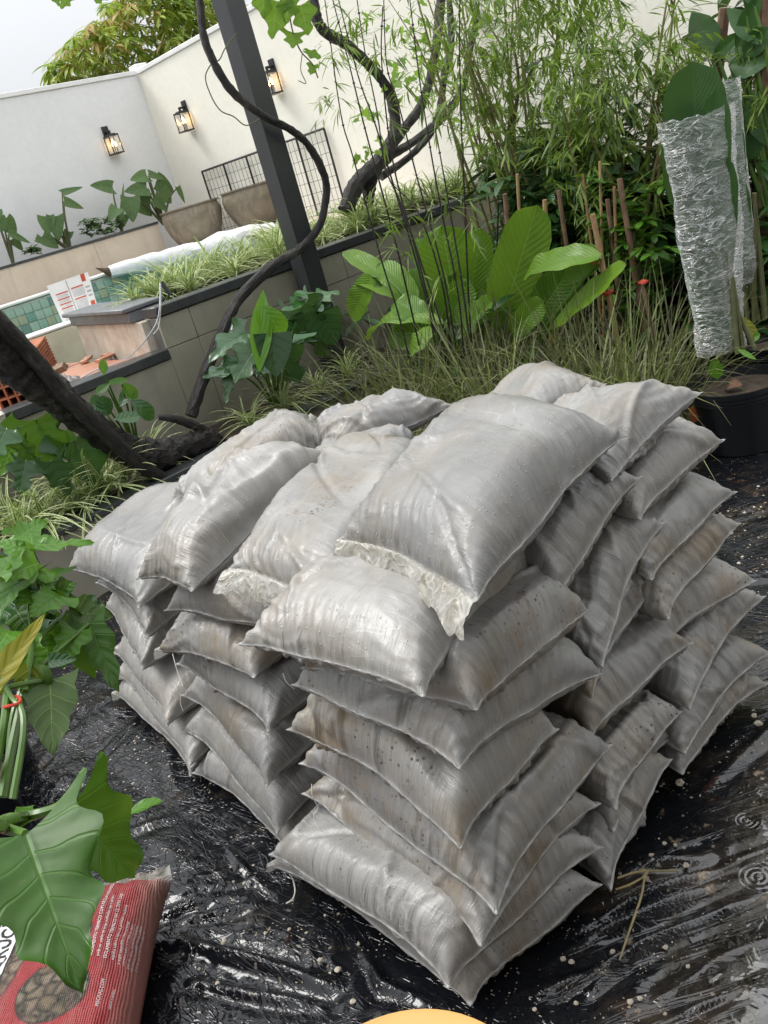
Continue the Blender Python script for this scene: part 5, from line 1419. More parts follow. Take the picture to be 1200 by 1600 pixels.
# --- tree behind the white wall
def leaf_cluster(mb, c, n, L, gg, droop=.8, prof='lance', wr=.2, T=None):
    for k in range(n):
        a = gg.uniform(0, 6.283)
        d = Vector((math.cos(a), math.sin(a), gg.uniform(-droop - .4, -droop + .6))).normalized()
        l = L * gg.uniform(.6, 1.1)
        leaf(mb, c, c + d * l, Vector((gg.uniform(-.3, .3), gg.uniform(-.3, .3), 1)), l * wr, prof, 4, 1, arch=.08, T=gg.random() if T is None else T + gg.uniform(-.15, .15), seed=k)
t = thing('mango_tree', 'leafy mango tree with coppery new leaves rising behind the white wall', 'tree', tuple(onY(230, 130, 12.2)))
gg = random.Random(3)
mb, mr = MB(), MB()
c0 = onY(215, 60, 12.2)
for k in range(900):
    while True:
        px_, py_ = gg.uniform(30, 370), gg.uniform(-90, 200)
        e = ((px_ - 225) / 165) ** 2 + ((py_ - 70) / 125) ** 2
        top = 130 - (px_ - 50) * .95 if px_ < 190 else -200
        if e < 1 and py_ > top - 12: break
    c = onY(px_, py_, 12.2 + gg.uniform(-1.0, 1.0) * (1 - .6 * e))
    red = gg.random() < .24
    leaf_cluster(mr if red else mb, c, gg.randint(7, 10), .26, gg, .7, 'lance', .19)
mb.build('crown', MANGO, t)['kind'] = 'stuff'; mr.build('young_leaves', MANGO_R, t)['kind'] = 'stuff'
base = Vector((c0.x + .1, 12.3, 0))
mb = MB(); tube(mb, smooth_path([base, base + Vector((.05, 0, 1.5)), c0 + Vector((0, 0, -.7)), c0 + Vector((.1, 0, -.3))], 5), lerps([.16, .13, .09, .04], 16), 10, wob=.06); mb.build('trunk', BARK, t)
t = thing('distant_tree', 'reddish budding tree top beyond the wall behind the steel post', 'tree', (8.5, 12.5, 2))
mb = MB(); c1 = onY(335, 25, 13.5)
for k in range(70):
    c = c1 + Vector((gg.gauss(0, .5), gg.gauss(0, .5), gg.gauss(-.1, .35))); leaf_cluster(mb, c, 6, .22, gg, .2, 'lance', .25)
mb.build('crown', MANGO, t)['kind'] = 'stuff'
mb = MB(); tube(mb, [Vector((c1.x, c1.y, 0)), c1], [.12, .05], 8); mb.build('trunk', BARK, t)

# --- limp philodendrons in the rear planter
def limp(label, root, leaves, y=9.65):
    r0 = onY(*root, y); r0.z = 1.49
    t = thing('limp_plant', label, 'plant', tuple(r0), 'limp plants along the white wall')
    for i, (b, tp, w_) in enumerate(leaves):
        yy = y - .05 * (i % 3)
        B = onY(*b, yy)
        add_leaf(t, DULL, b, tp, w_, lambda a, c, yy=yy: onY(a, c, yy), upw=.35, fold=.25, back=.1, nt=8, ns=3)
        stem(t, [r0, r0.lerp(B, .55) + Vector((0, 0, .06)), B], [.014, .011, .006], STEMD, n=6)
    return t
limp('drooping big leaved plant at the left end of the rear planter', (18, 408), [((6, 345), (26, 366), 26), ((-4, 342), (8, 362), 22), ((14, 364), (48, 380), 11), ((20, 373), (36, 392), 14), ((-8, 330), (-2, 350), 20)])
limp('plant with two raised leaves on long stalks, second from the left in the rear planter', (108, 384), [((72, 338), (76, 368), 24), ((86, 338), (92, 378), 24), ((66, 370), (92, 388), 22), ((97, 302), (130, 292), 11), ((100, 315), (131, 326), 15), ((56, 372), (70, 380), 12), ((108, 362), (100, 385), 14)])
limp('plant with one folded pale leaf on a tall stalk, centre of the rear planter', (188, 358), [((176, 294), (140, 290), 22), ((190, 345), (193, 285), 7), ((183, 325), (170, 345), 20), ((192, 335), (188, 360), 20)])
limp('big tangled plant with yellowing leaves next to the clay pot', (252, 342), [((230, 276), (203, 282), 22), ((230, 296), (194, 300), 26), ((204, 308), (208, 348), 28), ((244, 284), (272, 300), 28), ((250, 298), (268, 318), 24), ((278, 292), (289, 318), 8), ((214, 314), (238, 338), 26), ((232, 272), (258, 280), 12), ((240, 310), (262, 330), 18), ((222, 300), (232, 325), 22)])
t = thing('low_shrub', 'low dense dark shrub between two limp plants in the rear planter', 'shrub', tuple(onY(158, 365, 9.65)))
mb = MB()
for k in range(60):
    p = onY(gg.uniform(130, 186), gg.uniform(342, 368), 9.65 + gg.uniform(-.15, .15)); leaf_cluster(mb, p, 4, .10, gg, .1, 'oval', .4)
mb.build('foliage', DULL, t)['kind'] = 'stuff'
t = thing('low_shrub', 'tiny dark shrub near the left end of the rear planter', 'shrub', tuple(onY(48, 398, 9.65)))
mb = MB()
for k in range(16):
    p = onY(gg.uniform(40, 56), gg.uniform(385, 400), 9.65); leaf_cluster(mb, p, 4, .10, gg, .1, 'oval', .35)
mb.build('foliage', DULL, t)['kind'] = 'stuff'

# --- broad ribbed leaves behind the grass
r0 = Vector((3.75, 3.65, .30))
t = thing('ribbed_leaf_plant', 'broad light green ribbed leaf plant in front of the tiled wall', 'plant', tuple(r0))
for b, tp, w_, xx, kw in [((716, 492), (690, 352), 88, 3.75, dict(upw=.1, T=.4)), ((730, 485), (752, 356), 50, 3.72, dict(upw=.1, T=.35)), ((655, 492), (536, 393), 34, 3.6, dict(upw=.6, arch=.10, T=.6)),
                          ((582, 432), (548, 496), 44, 3.5, dict(upw=.35, T=.5)), ((650, 470), (592, 412), 40, 3.55, dict(upw=.5, arch=.08, T=.45)), ((690, 505), (576, 532), 44, 3.45, dict(upw=.7, arch=.16, T=.5)), ((700, 520), (608, 520), 60, 3.5, dict(upw=.2, T=.3)),
                          ((720, 510), (648, 372), 40, 3.8, dict(upw=.2, T=.3)), ((690, 500), (640, 420), 36, 3.65, dict(upw=.4, T=.2))]:
    add_leaf(t, BROAD, b, tp, w_, lambda a, c, xx=xx: onX(a, c, xx), 'paddle', ruf=.04, nt=20, ns=5, fold=.2, **kw)
    stem(t, [r0, onX(*b, xx)], [.012, .008])
for b, tp, w_, xx, kw in [((665, 500), (618, 470), 46, 3.45, dict(upw=.4, T=.25)), ((700, 500), (735, 440), 50, 3.6, dict(upw=.2, T=.2)), ((680, 520), (640, 560), 46, 3.35, dict(upw=.5, arch=.1, T=.45)), ((720, 520), (770, 470), 44, 3.5, dict(upw=.4, T=.3)), ((640, 470), (560, 440), 40, 3.55, dict(upw=.6, arch=.12, T=.7)), ((700, 480), (668, 400), 46, 3.85, dict(upw=.1, T=.15))]:
    add_leaf(t, BROAD, b, tp, w_, lambda a, c, xx=xx: onX(a, c, xx), 'paddle', ruf=.035, nt=18, ns=4, fold=.2, **kw)
stem(t, [onX(655, 490, 3.5), onX(610, 440, 3.5), onX(582, 432, 3.5)], [.008, .006, .005])
r0 = Vector((3.6, 3.15, .30))
t = thing('ribbed_leaf_plant', 'second ribbed leaf plant nearer the wooden stakes, one tall upright leaf', 'plant', tuple(r0))
for b, tp, w_, xx, kw in [((782, 505), (839, 320), 74, 3.6, dict(upw=.1, T=.45)), ((938, 402), (820, 432), 50, 3.5, dict(upw=.55, arch=.10, T=.5)), ((836, 500), (893, 416), 56, 3.6, dict(upw=.2, T=.05)), ((866, 508), (979, 412), 40, 3.5, dict(upw=.5, T=.6)),
                          ((800, 520), (850, 470), 40, 3.5, dict(upw=.2, T=.4)), ((790, 520), (775, 450), 40, 3.6, dict(upw=.2, T=.3)), ((940, 395), (880, 425), 50, 3.55, dict(upw=.1, T=.3))]:
    add_leaf(t, BROAD, b, tp, w_, lambda a, c, xx=xx: onX(a, c, xx), 'paddle', ruf=.04, nt=20, ns=5, fold=.2, **kw)
    stem(t, [r0, onX(*b, xx)], [.012, .008])

# --- dry purple grass (uncountable blades)
mb = MB(); gg = random.Random(17)
CL = [(3.02 + gg.uniform(-.12, .28), 3.80 - 1.95 * k / 15 + gg.uniform(-.08, .08)) for k in range(16)] + [(3.45 + gg.uniform(-.1, .25), 3.7 - 1.7 * k / 9 + gg.uniform(-.08, .08)) for k in range(10)]
for (cx, cy) in CL:
    if cy < 2.12: continue
    ct = gg.uniform(.15, .7)
    for k in range(105):
        a = gg.uniform(0, 6.283); d = Vector((math.cos(a), math.sin(a), 0)); s = Vector((-d.y, d.x, 0))
        b = Vector((cx + gg.gauss(0, .06), cy + gg.gauss(0, .06), 0.0)); L = gg.uniform(.40, .92) * (1.0 if gg.random() < .85 else 1.15); ln = gg.uniform(.1, .8); dr = gg.uniform(.0, .85) ** 1.3
        w_ = gg.uniform(.005, .013); tt_ = max(0, min(1, ct + gg.uniform(-.45, .45)))
        if gg.random() < .13: w_ = gg.uniform(.012, .020); tt_ = gg.uniform(.8, 1.0); dr = gg.uniform(.2, .9)
        V, F = [], []
        for i in range(7):
            q = i / 6
            p = b + d * (L * (ln * q + .5 * dr * q * q)) + Vector((0, 0, L * (q - dr * q * q * q * .9)))
            ww = w_ * .5 * (1 - q) ** .6 + .0004
            V += [p - s * ww, p + s * ww]
        F = [(2 * i, 2 * i + 1, 2 * i + 3, 2 * i + 2) for i in range(6)]
        mb.add(V, F, [(0, 0)] * 14, tt_)
tag(mb.build('grass', GRASSM), 'tangle of dry purplish fountain grass behind the bags', kind='stuff')

# --- black bamboo canes
r0 = Vector((3.35, 3.6, 0))
t = thing('black_bamboo', 'thin black bamboo canes with feathery leaves rising through the ribbed leaves', 'bamboo', tuple(r0))
CN = [[(505, -20), (532, 175), (553, 250), (597, 410), (620, 482), (640, 560)], [(515, -20), (548, 110), (570, 200), (605, 330), (628, 420), (655, 540)], [(524, -20), (560, 120), (585, 190), (609, 270), (645, 390), (680, 520)],
      [(555, -20), (570, 80), (590, 180), (602, 262), (627, 320), (668, 440), (700, 540)], [(599, -20), (604, 100), (622, 160), (651, 275), (692, 425), (712, 540)], [(598, 10), (596, 90), (606, 200), (622, 290), (660, 430), (680, 540)],
      [(638, -20), (655, 120), (672, 230), (690, 330), (716, 460), (725, 560)], [(719, -20), (718, 75), (721, 200), (725, 290), (732, 460), (738, 560)], [(613, 285), (640, 360), (662, 440), (690, 540)], [(615, 290), (655, 335), (690, 440), (705, 540)], [(680, 200), (698, 300), (720, 430), (735, 540)]]
for i, q in enumerate(CN):
    xx = 3.2 + .05 * (i % 5)
    P_ = smooth_path([onX(a, b, xx) for a, b in q], 5)
    mb = MB(); tube(mb, P_, lerps([.0025, .0036, .0046, .005], len(P_)), 6, wob=.05)
    for j in range(2, len(P_), 4): lathe(mb, [(.005, -.004), (.0072, 0), (.005, .004)], P_[j], 6)
    mb.build('cane', DSTEM, t)
mb = MB(); gg = random.Random(31)
def spray(mb, c, n, L, gg, wr=.10, spread=.6):
    d0 = Vector((gg.uniform(-1, 1), gg.uniform(-1, 1), gg.uniform(-.7, .3))).normalized()
    for k in range(n):
        d = (d0 + Vector((gg.uniform(-1, 1), gg.uniform(-1, 1), gg.uniform(-1, .3))) * spread).normalized()
        b = c + d0 * (k * L * .18); l = L * gg.uniform(.6, 1.1)
        _, s, u = frame_of(d, Vector((gg.uniform(-.4, .4), gg.uniform(-.4, .4), 1)))
        w_ = l * wr * .5
        m1 = b + d * l * .35; m2 = b + d * l * .7 - Vector((0, 0, l * .04)); e = b + d * l - Vector((0, 0, l * .12))
        V = [b, m1 - s * w_, m1 + s * w_, m2 - s * w_ * .75, m2 + s * w_ * .75, e]
        mb.add(V, [(0, 2, 1), (1, 2, 4, 3), (3, 4, 5)], [(.5, 0), (0, .3), (1, .3), (0, .7), (1, .7), (.5, 1)], gg.random())
for (cx, cy, n_, sp) in [(515, 60, 14, 18), (530, 95, 10, 14), (560, 45, 12, 18), (520, 165, 9, 12), (535, 140, 6, 12), (600, 190, 6, 12), (640, 100, 9, 16), (735, 195, 5, 14), (700, 190, 5, 12), (630, 330, 7, 16), (625, 375, 7, 14), (715, 320, 10, 22), (735, 340, 8, 16), (700, 440, 6, 14), (610, 350, 5, 12), (665, 360, 4, 10), (545, 20, 10, 16), (575, 90, 8, 16)]:
    for k in range(n_): spray(mb, onX(cx + gg.gauss(0, sp), cy + gg.gauss(0, sp), 3.3 + gg.uniform(-.15, .15)), 4, .11, gg, .08)
mb.build('foliage', BAMB, t)['kind'] = 'stuff'

# --- green bamboo clumps
def bamboo_clump(label, base, crown_c, rx, rz, n, seed, culms, T0=.0):
    t = thing('bamboo_clump', label, 'bamboo', tuple(base), 'green bamboo clumps')
    gg = random.Random(seed); mb = MB()
    base, crown_c = Vector(base), Vector(crown_c)
    for k in range(n):
        while True:
            q = Vector((gg.uniform(-1, 1), gg.uniform(-1, 1), gg.uniform(-1, 1)))
            if q.length < 1 and gg.random() < .35 + .65 * q.length: break
        # clumped: twigs gather round a few centres so gaps stay open
        c = crown_c + Vector((q.x * rx, q.y * rx, q.z * rz))
        if vnoise((np.array([[c.x * 1.0 + c.z * .7]]), np.array([[c.y + c.z]])), 5.5, seed, 2)[0, 0] < .445: continue
        spray(mb, c, gg.randint(5, 8), .098, gg, .14, .75)
    mb.build('foliage', BAMB, t)['kind'] = 'stuff'
    for k in range(culms):
        a = gg.uniform(0, 6.28); e = crown_c + Vector((math.cos(a) * rx * .75, math.sin(a) * rx * .75, rz * gg.uniform(.1, 1.0)))
        b = base + Vector((gg.gauss(0, .07), gg.gauss(0, .07), 0))
        P_ = smooth_path([b, b.lerp(e, .4) + Vector((0, 0, .18)), b.lerp(e, .75) + Vector((0, 0, .12)), e], 6)
        mb = MB(); tube(mb, P_, lerps([.012, .010, .007, .003], len(P_)), 6)
        for j in range(3, len(P_) - 4, 3): lathe(mb, [(.009, -.004), (.0125, 0), (.009, .004)], P_[j], 6)
        mb.build('culm', STEMB, t)
        for j in range(2):
            s_ = P_[gg.randint(9, len(P_) - 3)]
            mb = MB(); tube(mb, [s_, s_ + Vector((gg.uniform(-.3, .3), gg.uniform(-.3, .3), gg.uniform(.05, .35)))], [.004, .0015], 5); mb.build('twig', STEMB, t)
STEMB = mat_plain('olive_bamboo_cane', (.14, .16, .05), .45, .3, 18, c2=(.22, .15, .07))
bamboo_clump('bamboo clump nearest the raised planter, reddish canes, leaves thin enough to see the wall', (4.9, 4.1, 0), onX(735, 60, 4.9), .50, .55, 380, 41, 9)
bamboo_clump('middle bamboo clump with dense yellowish green leaves', (4.6, 3.55, 0), onX(845, 110, 4.6), .52, .72, 900, 42, 9)
bamboo_clump('bamboo clump just left of the film wrapped plants, dense and drooping', (4.3, 2.85, 0), onX(985, 190, 4.3), .46, .66, 860, 43, 9)
bamboo_clump('thin bamboo clump at the top right, behind the wrapped plants', (4.7, 2.2, 0), onX(1135, 130, 4.7), .40, .26, 260, 44, 5)
t = thing('bare_shrub', 'leggy shrub of bare reddish stems at the end of the tiled wall', 'shrub', tuple(onX(795, 300, 4.9)))
for q in [[(800, 320), (785, 270), (760, 200), (740, 130), (720, 60)], [(795, 300), (775, 240), (755, 195), (735, 165)], [(798, 310), (790, 230), (800, 170), (790, 90), (765, 40)], [(800, 310), (800, 220), (810, 120), (790, 30)], [(790, 290), (765, 250), (745, 210)]]:
    stem(t, [onX(a, b, 4.95) for a, b in q], [.018, .014, .010, .005], mat_plain('reddish_bark', (.16, .10, .065), .7, .2, 20), 'branch')
mb = MB(); gg = random.Random(8)
for k in range(60): spray(mb, onX(gg.uniform(720, 830), gg.uniform(40, 260), 4.95 + gg.uniform(-.1, .1)), 4, .12, gg, .16)
mb.build('foliage', BAMB, t)['kind'] = 'stuff'

# --- dark broad foliage behind
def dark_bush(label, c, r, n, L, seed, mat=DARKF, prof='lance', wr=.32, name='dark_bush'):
    t = thing(name, label, 'shrub', (c[0], c[1], 0)); gg = random.Random(seed); mb = MB()
    for k in range(n):
        q = Vector((gg.gauss(0, .5), gg.gauss(0, .5), gg.gauss(0, .5)))
        p = Vector(c) + Vector((q.x * r[0], q.y * r[1], q.z * r[2]))
        if p.z < .05: p.z = .05 + gg.random() * .2
        leaf_cluster(mb, p, 6, L, gg, .25, prof, wr)
    mb.build('foliage', mat, t)['kind'] = 'stuff'
    for k in range(6):
        e = Vector(c) + Vector((gg.uniform(-.5, .5) * r[0], gg.uniform(-.5, .5) * r[1], r[2] * .4))
        mb = MB(); tube(mb, [Vector((c[0] + gg.uniform(-.08, .08), c[1] + gg.uniform(-.08, .08), 0)), e], [.018, .008], 7); mb.build('stem', STEMD, t)
    return t
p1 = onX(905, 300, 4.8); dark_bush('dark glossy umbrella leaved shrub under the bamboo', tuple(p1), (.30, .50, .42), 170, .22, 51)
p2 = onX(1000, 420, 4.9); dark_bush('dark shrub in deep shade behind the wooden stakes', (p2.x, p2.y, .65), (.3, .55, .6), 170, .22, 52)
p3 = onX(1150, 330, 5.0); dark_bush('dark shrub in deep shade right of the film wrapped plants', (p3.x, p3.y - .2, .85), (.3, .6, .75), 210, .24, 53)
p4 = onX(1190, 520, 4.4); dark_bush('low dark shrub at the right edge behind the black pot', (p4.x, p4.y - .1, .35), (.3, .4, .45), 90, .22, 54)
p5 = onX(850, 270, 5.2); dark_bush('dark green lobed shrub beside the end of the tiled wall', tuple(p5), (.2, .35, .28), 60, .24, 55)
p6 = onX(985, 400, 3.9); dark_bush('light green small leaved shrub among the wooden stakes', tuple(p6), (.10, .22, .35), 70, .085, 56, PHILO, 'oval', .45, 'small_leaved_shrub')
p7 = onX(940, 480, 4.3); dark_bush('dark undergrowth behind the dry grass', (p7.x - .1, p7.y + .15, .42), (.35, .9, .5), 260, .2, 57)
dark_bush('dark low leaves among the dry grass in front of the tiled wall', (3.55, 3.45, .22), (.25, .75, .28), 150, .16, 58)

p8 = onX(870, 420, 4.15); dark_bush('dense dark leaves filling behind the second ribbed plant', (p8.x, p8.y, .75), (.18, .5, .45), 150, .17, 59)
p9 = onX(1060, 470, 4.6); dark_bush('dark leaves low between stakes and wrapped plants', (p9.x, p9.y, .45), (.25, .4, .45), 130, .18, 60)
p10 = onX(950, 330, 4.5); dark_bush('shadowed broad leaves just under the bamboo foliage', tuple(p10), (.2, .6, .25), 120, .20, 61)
# --- wooden stakes and ties
W1 = mat_plain('split_bamboo', (.36, .23, .11), .6, .25, 22, .3, c2=(.22, .12, .06)); W2 = mat_plain('reddish_stake', (.21, .125, .075), .7, .25, 22, .3); W3 = mat_plain('tan_bamboo', (.46, .32, .15), .5, .2, 16)
STK = [('thin black stake at the left of the stakes, against the tiled wall', (779, 315), (776, 400), .010, DSTEM), ('dark stump like stake next to the thin black one', (789, 303), (795, 365), .030, W2), ('tan stake by the end of the tiled wall', (808, 272), (812, 340), .020, W3),
       ('brown split stake leaning right, just right of the upright leaf tip', (842, 325), (857, 400), .022, W2), ('short pale tan cane beside the upright leaf tip', (851, 312), (855, 390), .028, W3), ('reddish flat stake above the drooping leaf', (873, 297), (887, 395), .026, W2),
       ('tall thin split stake, left of the tallest tan cane', (910, 272), (925, 385), .016, W1), ('tallest tan bamboo cane among the stakes', (937, 252), (941, 400), .015, W3), ('brown stake behind the tied cane', (949, 311), (958, 390), .024, W2),
       ('straight pale brown stake right of the tied cane', (960, 291), (963, 420), .017, W1), ('thick reddish stake at the right of the stakes', (968, 279), (982, 365), .032, W2), ('leaning bamboo cane bound with two red ties', (926, 335), (966, 540), .030, W1),
       ('low leaning brown stake near the wrapped plants with a red tie', (1002, 440), (1024, 535), .022, W2), ('orange brown stake end sticking up behind the left ribbed plant', (726, 318), (731, 370), .020, W2), ('dark brown stake low between the ribbed plants', (835, 362), (843, 415), .024, W2)]
for i, (lb, a, b, r, m_) in enumerate(STK):
    xx = 3.85 if i not in (11, 12) else 3.55
    A0, B0 = onX(*a, xx), onX(*b, xx)
    d = (B0 - A0); B0 = A0 + d * (A0.z / max(1e-3, A0.z - B0.z))
    t = thing('wooden_stake', lb, 'stake', tuple(B0), 'wooden plant stakes')
    P_ = [A0.lerp(B0, q) for q in np.linspace(0, 1, 9)]
    mb = MB(); tube(mb, P_, [r * .43] * 9, 7, wob=.12, seed=i); co_ = mb.build('cane', m_, t)
    for tp in ([(933, 410), (949, 457)] if i == 11 else [(1005, 441)] if i == 12 else []):
        c = onX(*tp, xx); q = MB(); tube(q, [c + Vector((math.cos(a_) * r * .75, math.sin(a_) * r * .75, .003 * math.sin(3 * a_))) for a_ in np.linspace(0, 6.28, 12)], .008, 6); q.build('tie', TIE, co_)
c = onX(983, 478, 3.6); 
for i, (lb, a, b, r) in enumerate([('rough wooden pole at the top right corner', (1190, -40), (1192, 130), .035), ('short wooden stake end among the heliconia leaves', (1132, 12), (1127, 60), .026), ('thin wooden stake right of the heliconia leaves', (1176, -10), (1172, 90), .014)]):
    A0, B0 = onX(*a, 4.6), onX(*b, 4.6); d = B0 - A0; B0 = A0 + d * (A0.z / max(1e-3, A0.z - B0.z))
    t = thing('wooden_pole', lb, 'pole', tuple(B0)); mb = MB(); tube(mb, [A0.lerp(B0, q) for q in np.linspace(0, 1, 9)], r, 8, wob=.06, seed=i); mb.build('pole', W2, t)

# --- heliconias at the right, some wrapped in film
r0 = Vector((4.6, 2.0, 0))
t = thing('heliconia', 'unwrapped heliconia with big paddle leaves at the top right', 'plant', tuple(r0))
for b, tp, w_ in [((1120, 85), (1080, 18), 62), ((1195, 70), (1135, 12), 46), ((1150, 75), (1190, -15), 40), ((1160, 90), (1205, 40), 50), ((1112, 92), (1160, 48), 30), ((1140, 100), (1200, 100), 60), ((1180, 10), (1155, -40), 30), ((1165, 15), (1178, -40), 24), ((1175, 140), (1200, 230), 60), ((1190, 190), (1165, 260), 40)]:
    add_leaf(t, HELI, b, tp, w_ * .62, lambda a, c: onX(a, c, 4.55), 'lance', upw=.2, fold=.18, ruf=.02, nt=14)
    stem(t, [r0 + Vector((0, random.uniform(-.1, .1), 0)), onX(*b, 4.55)], [.02, .008])
FILM = NT('stretch_film'); fc = FILM.coord('Object')
fn = FILM.noise(FILM.mapped(fc, (1, 1, 1.6)), 7, 4, .6, 1.5); fs1 = FILM.math('ABSOLUTE', FILM.math('SUBTRACT', FILM.noise(FILM.mapped(fc, (1, 1, 3.2), rot=(.35, .2, 0)), 4, 3, .5, 1.6), .5)); fs2 = FILM.math('ABSOLUTE', FILM.math('SUBTRACT', FILM.noise(FILM.mapped(fc, (1, 1, 2.4), rot=(-.5, .4, 0)), 8, 3, .55, 2.0), .5))
fl_ = FILM.math('MAXIMUM', FILM.ramp(fs1, [(.0, 1.0), (.022, 0.0)]), FILM.math('MULTIPLY', FILM.ramp(fs2, [(.0, 1.0), (.03, 0.0)]), .7))
wh = FILM.math('ADD', FILM.math('MULTIPLY', FILM.ramp(fn, [(.45, 0.0), (.75, 1.0)]), .17), FILM.math('MULTIPLY', fl_, .50))
lw = FILM.n('LayerWeight'); FILM.set(lw, 'Blend', .35)
wh = FILM.math('ADD', wh, FILM.math('MULTIPLY', FILM.math('POWER', (lw, 'Facing'), 2.0), .40))
FILM.P(Base_Color=(.80, .83, .82), Roughness=.22, Specular_IOR_Level=.8, Normal=FILM.bump(FILM.math('ADD', fn, FILM.math('MULTIPLY', fl_, .5)), .6, .03))
ft = FILM.n('BsdfTransparent'); fg = FILM.n('BsdfGlossy'); FILM.set(fg, 'Roughness', .12)
FILM.t.links.new([n for n in FILM.t.nodes if n.bl_idname == 'ShaderNodeBump'][-1].outputs[0], fg.inputs['Normal'])
m1 = FILM.n('MixShader'); FILM.set(m1, 0, .11); FILM.set(m1, 1, ft); FILM.set(m1, 2, fg)
m2 = FILM.n('MixShader'); FILM.set(m2, 0, FILM.math('ADD', wh, .10, clamp=True)); FILM.set(m2, 1, m1); FILM.set(m2, 2, FILM.b); FILM.t.links.new(m2.outputs[0], FILM.out.inputs[0])
FILM = FILM.m
def wrapped(label, rows, xx, leaves, seed, base):
    t = thing('wrapped_heliconia', label, 'wrapped plant', tuple(base), 'heliconias wrapped in clear film')
    for b, tp, w_ in leaves:
        add_leaf(t, HELI, b, tp, w_, lambda a, c: onX(a, c, xx), 'paddle', upw=.02, fold=.14, nt=12)
    n = 40; m = 46
    rows_y = [((l[0] + r_[0]) / 2, (l[1] + r_[1]) / 2, math.hypot(r_[0] - l[0], r_[1] - l[1])) for l, r_ in rows]
    V, F = [], []
    g = np.random.RandomState(seed)
    A_, Z_ = np.meshgrid(np.linspace(0, 6.283, n, endpoint=False), np.linspace(0, 1, m), indexing='ij')
    nz = vnoise((np.cos(A_) * .5 + 2 + Z_ * .3, np.sin(A_) * .5 + Z_ * 2.2), 7, seed, 3, True) - .55
    nz2 = vnoise((np.cos(A_) * .8 + 5 - Z_, np.sin(A_) * .8 + Z_ * 5), 9, seed + 2, 2, True) - .55
    for j in range(m):
        q = j / (m - 1) * (len(rows_y) - 1); i0 = min(int(q), len(rows_y) - 2); f_ = q - i0
        px_ = rows_y[i0][0] * (1 - f_) + rows_y[i0 + 1][0] * f_; py_ = rows_y[i0][1] * (1 - f_) + rows_y[i0 + 1][1] * f_; wp = rows_y[i0][2] * (1 - f_) + rows_y[i0 + 1][2] * f_
        c = onX(px_, py_, xx); rad = px2m(wp, (c - _O).length) / 2
        side = Vector((_rt.x, _rt.y, 0)).normalized(); dep = Vector((-side.y, side.x, 0))
        for k in range(n):
            a = A_[k, j]; r_ = rad * (1 + .22 * nz[k, j] + .12 * nz2[k, j])
            V.append(c + side * (math.cos(a) * r_) + dep * (math.sin(a) * r_ * .62) + Vector((0, 0, .02 * nz[k, j] if j not in (0,) else .03 * nz[k, j])))
    for j in range(m - 1):
        for k in range(n): F.append((j * n + k, j * n + (k + 1) % n, (j + 1) * n + (k + 1) % n, (j + 1) * n + k))
    MB().add(V, F).build('film', FILM, t)
    for k in range(7):
        bb = Vector(base) + Vector((random.uniform(-.05, .05), random.uniform(-.05, .05), .2)); e = onX(rows_y[-2][0] + random.uniform(-18, 18), rows_y[-2][1] - 120, xx)
        mb = MB(); tube(mb, [bb, bb.lerp(e, .5), e], [.011, .009, .005], 7); mb.build('stalk', STEMD, t)
    return t
pc_ = (3.44, 1.83, 0)
pot('black ribbed pot holding the nearer wrapped heliconia, right of the pile', pc_, .20, .285)
tw = wrapped('heliconia wrapped in clear stretch film with two bare leaf tips on top, the nearer one', [((1040, 168), (1135, 190)), ((1048, 235), (1140, 235)), ((1058, 300), (1145, 300)), ((1066, 360), (1152, 360)), ((1075, 420), (1154, 410)), ((1084, 470), (1154, 460)), ((1090, 515), (1157, 505)), ((1095, 556), (1160, 542))], 3.46,
        [((1092, 320), (1082, 96), 84), ((1118, 330), (1119, 140), 40), ((1070, 330), (1068, 148), 60), ((1100, 420), (1095, 200), 70), ((1115, 470), (1128, 240), 50), ((1105, 520), (1090, 330), 46), ((1125, 545), (1132, 400), 30)], 61, (3.46, 1.80, .2))
add_leaf(tw, PHILO_L, (1115, 560), (1122, 592), 20, lambda a, c: onX(a, c, 3.42), 'oval', upw=.1); add_leaf(tw, PHILO_L, (1152, 545), (1182, 562), 8, lambda a, c: onX(a, c, 3.42), 'lance', upw=.4)
DRY = mat_plain('dry_brown_leaf', (.13, .06, .03), .7, .3, 20)
add_leaf(tw, DRY, (1160, 602), (1135, 612), 22, lambda a, c: onX(a, c, 3.40), 'oval', upw=.7, arch=.3)
wrapped('heliconia fully wrapped in clear film standing just behind the nearer wrapped one', [((1126, 122), (1152, 130)), ((1128, 190), (1158, 190)), ((1130, 260), (1164, 258)), ((1134, 330), (1170, 325)), ((1142, 390), (1180, 385)), ((1146, 425), (1180, 418)), ((1148, 450), (1174, 440))], 3.85,
        [((1145, 300), (1140, 118), 26), ((1152, 360), (1146, 180), 28), ((1160, 430), (1156, 280), 28)], 62, (3.9, 1.95, .2))
pot('black pot of the second wrapped heliconia, mostly hidden at the right edge', (3.95, 1.86, 0), .18, .30)
pot('large black pot in the shade left of the wrapped heliconias', (4.25, 2.45, 0), .22, .34)
pot('black pot in the shade behind the dry grass', (4.1, 2.95, 0), .20, .30)
t = thing('fallen_canna_leaf', 'yellow withered leaf leaning by the rear pot at the right edge', 'leaf', tuple(onX(1165, 510, 3.8)))
add_leaf(t, PHILO_Y, (1155, 495), (1182, 530), 18, lambda a, c: onX(a, c, 3.75), 'oval', upw=.2); add_leaf(t, PHILO_L, (1170, 530), (1188, 522), 14, lambda a, c: onX(a, c, 3.75), 'oval', upw=.2)
t = thing('red_tag', 'orange scrap of plastic hanging at the rim of the black pot', 'scrap', tuple(onX(1088, 650, 3.3)))
mb = MB(); A4 = [onX(1075, 640, 3.3), onX(1096, 625, 3.3), onX(1100, 652, 3.31), onX(1082, 662, 3.31)]; V = A4 + [p + Vector((.004, .003, 0)) for p in A4]
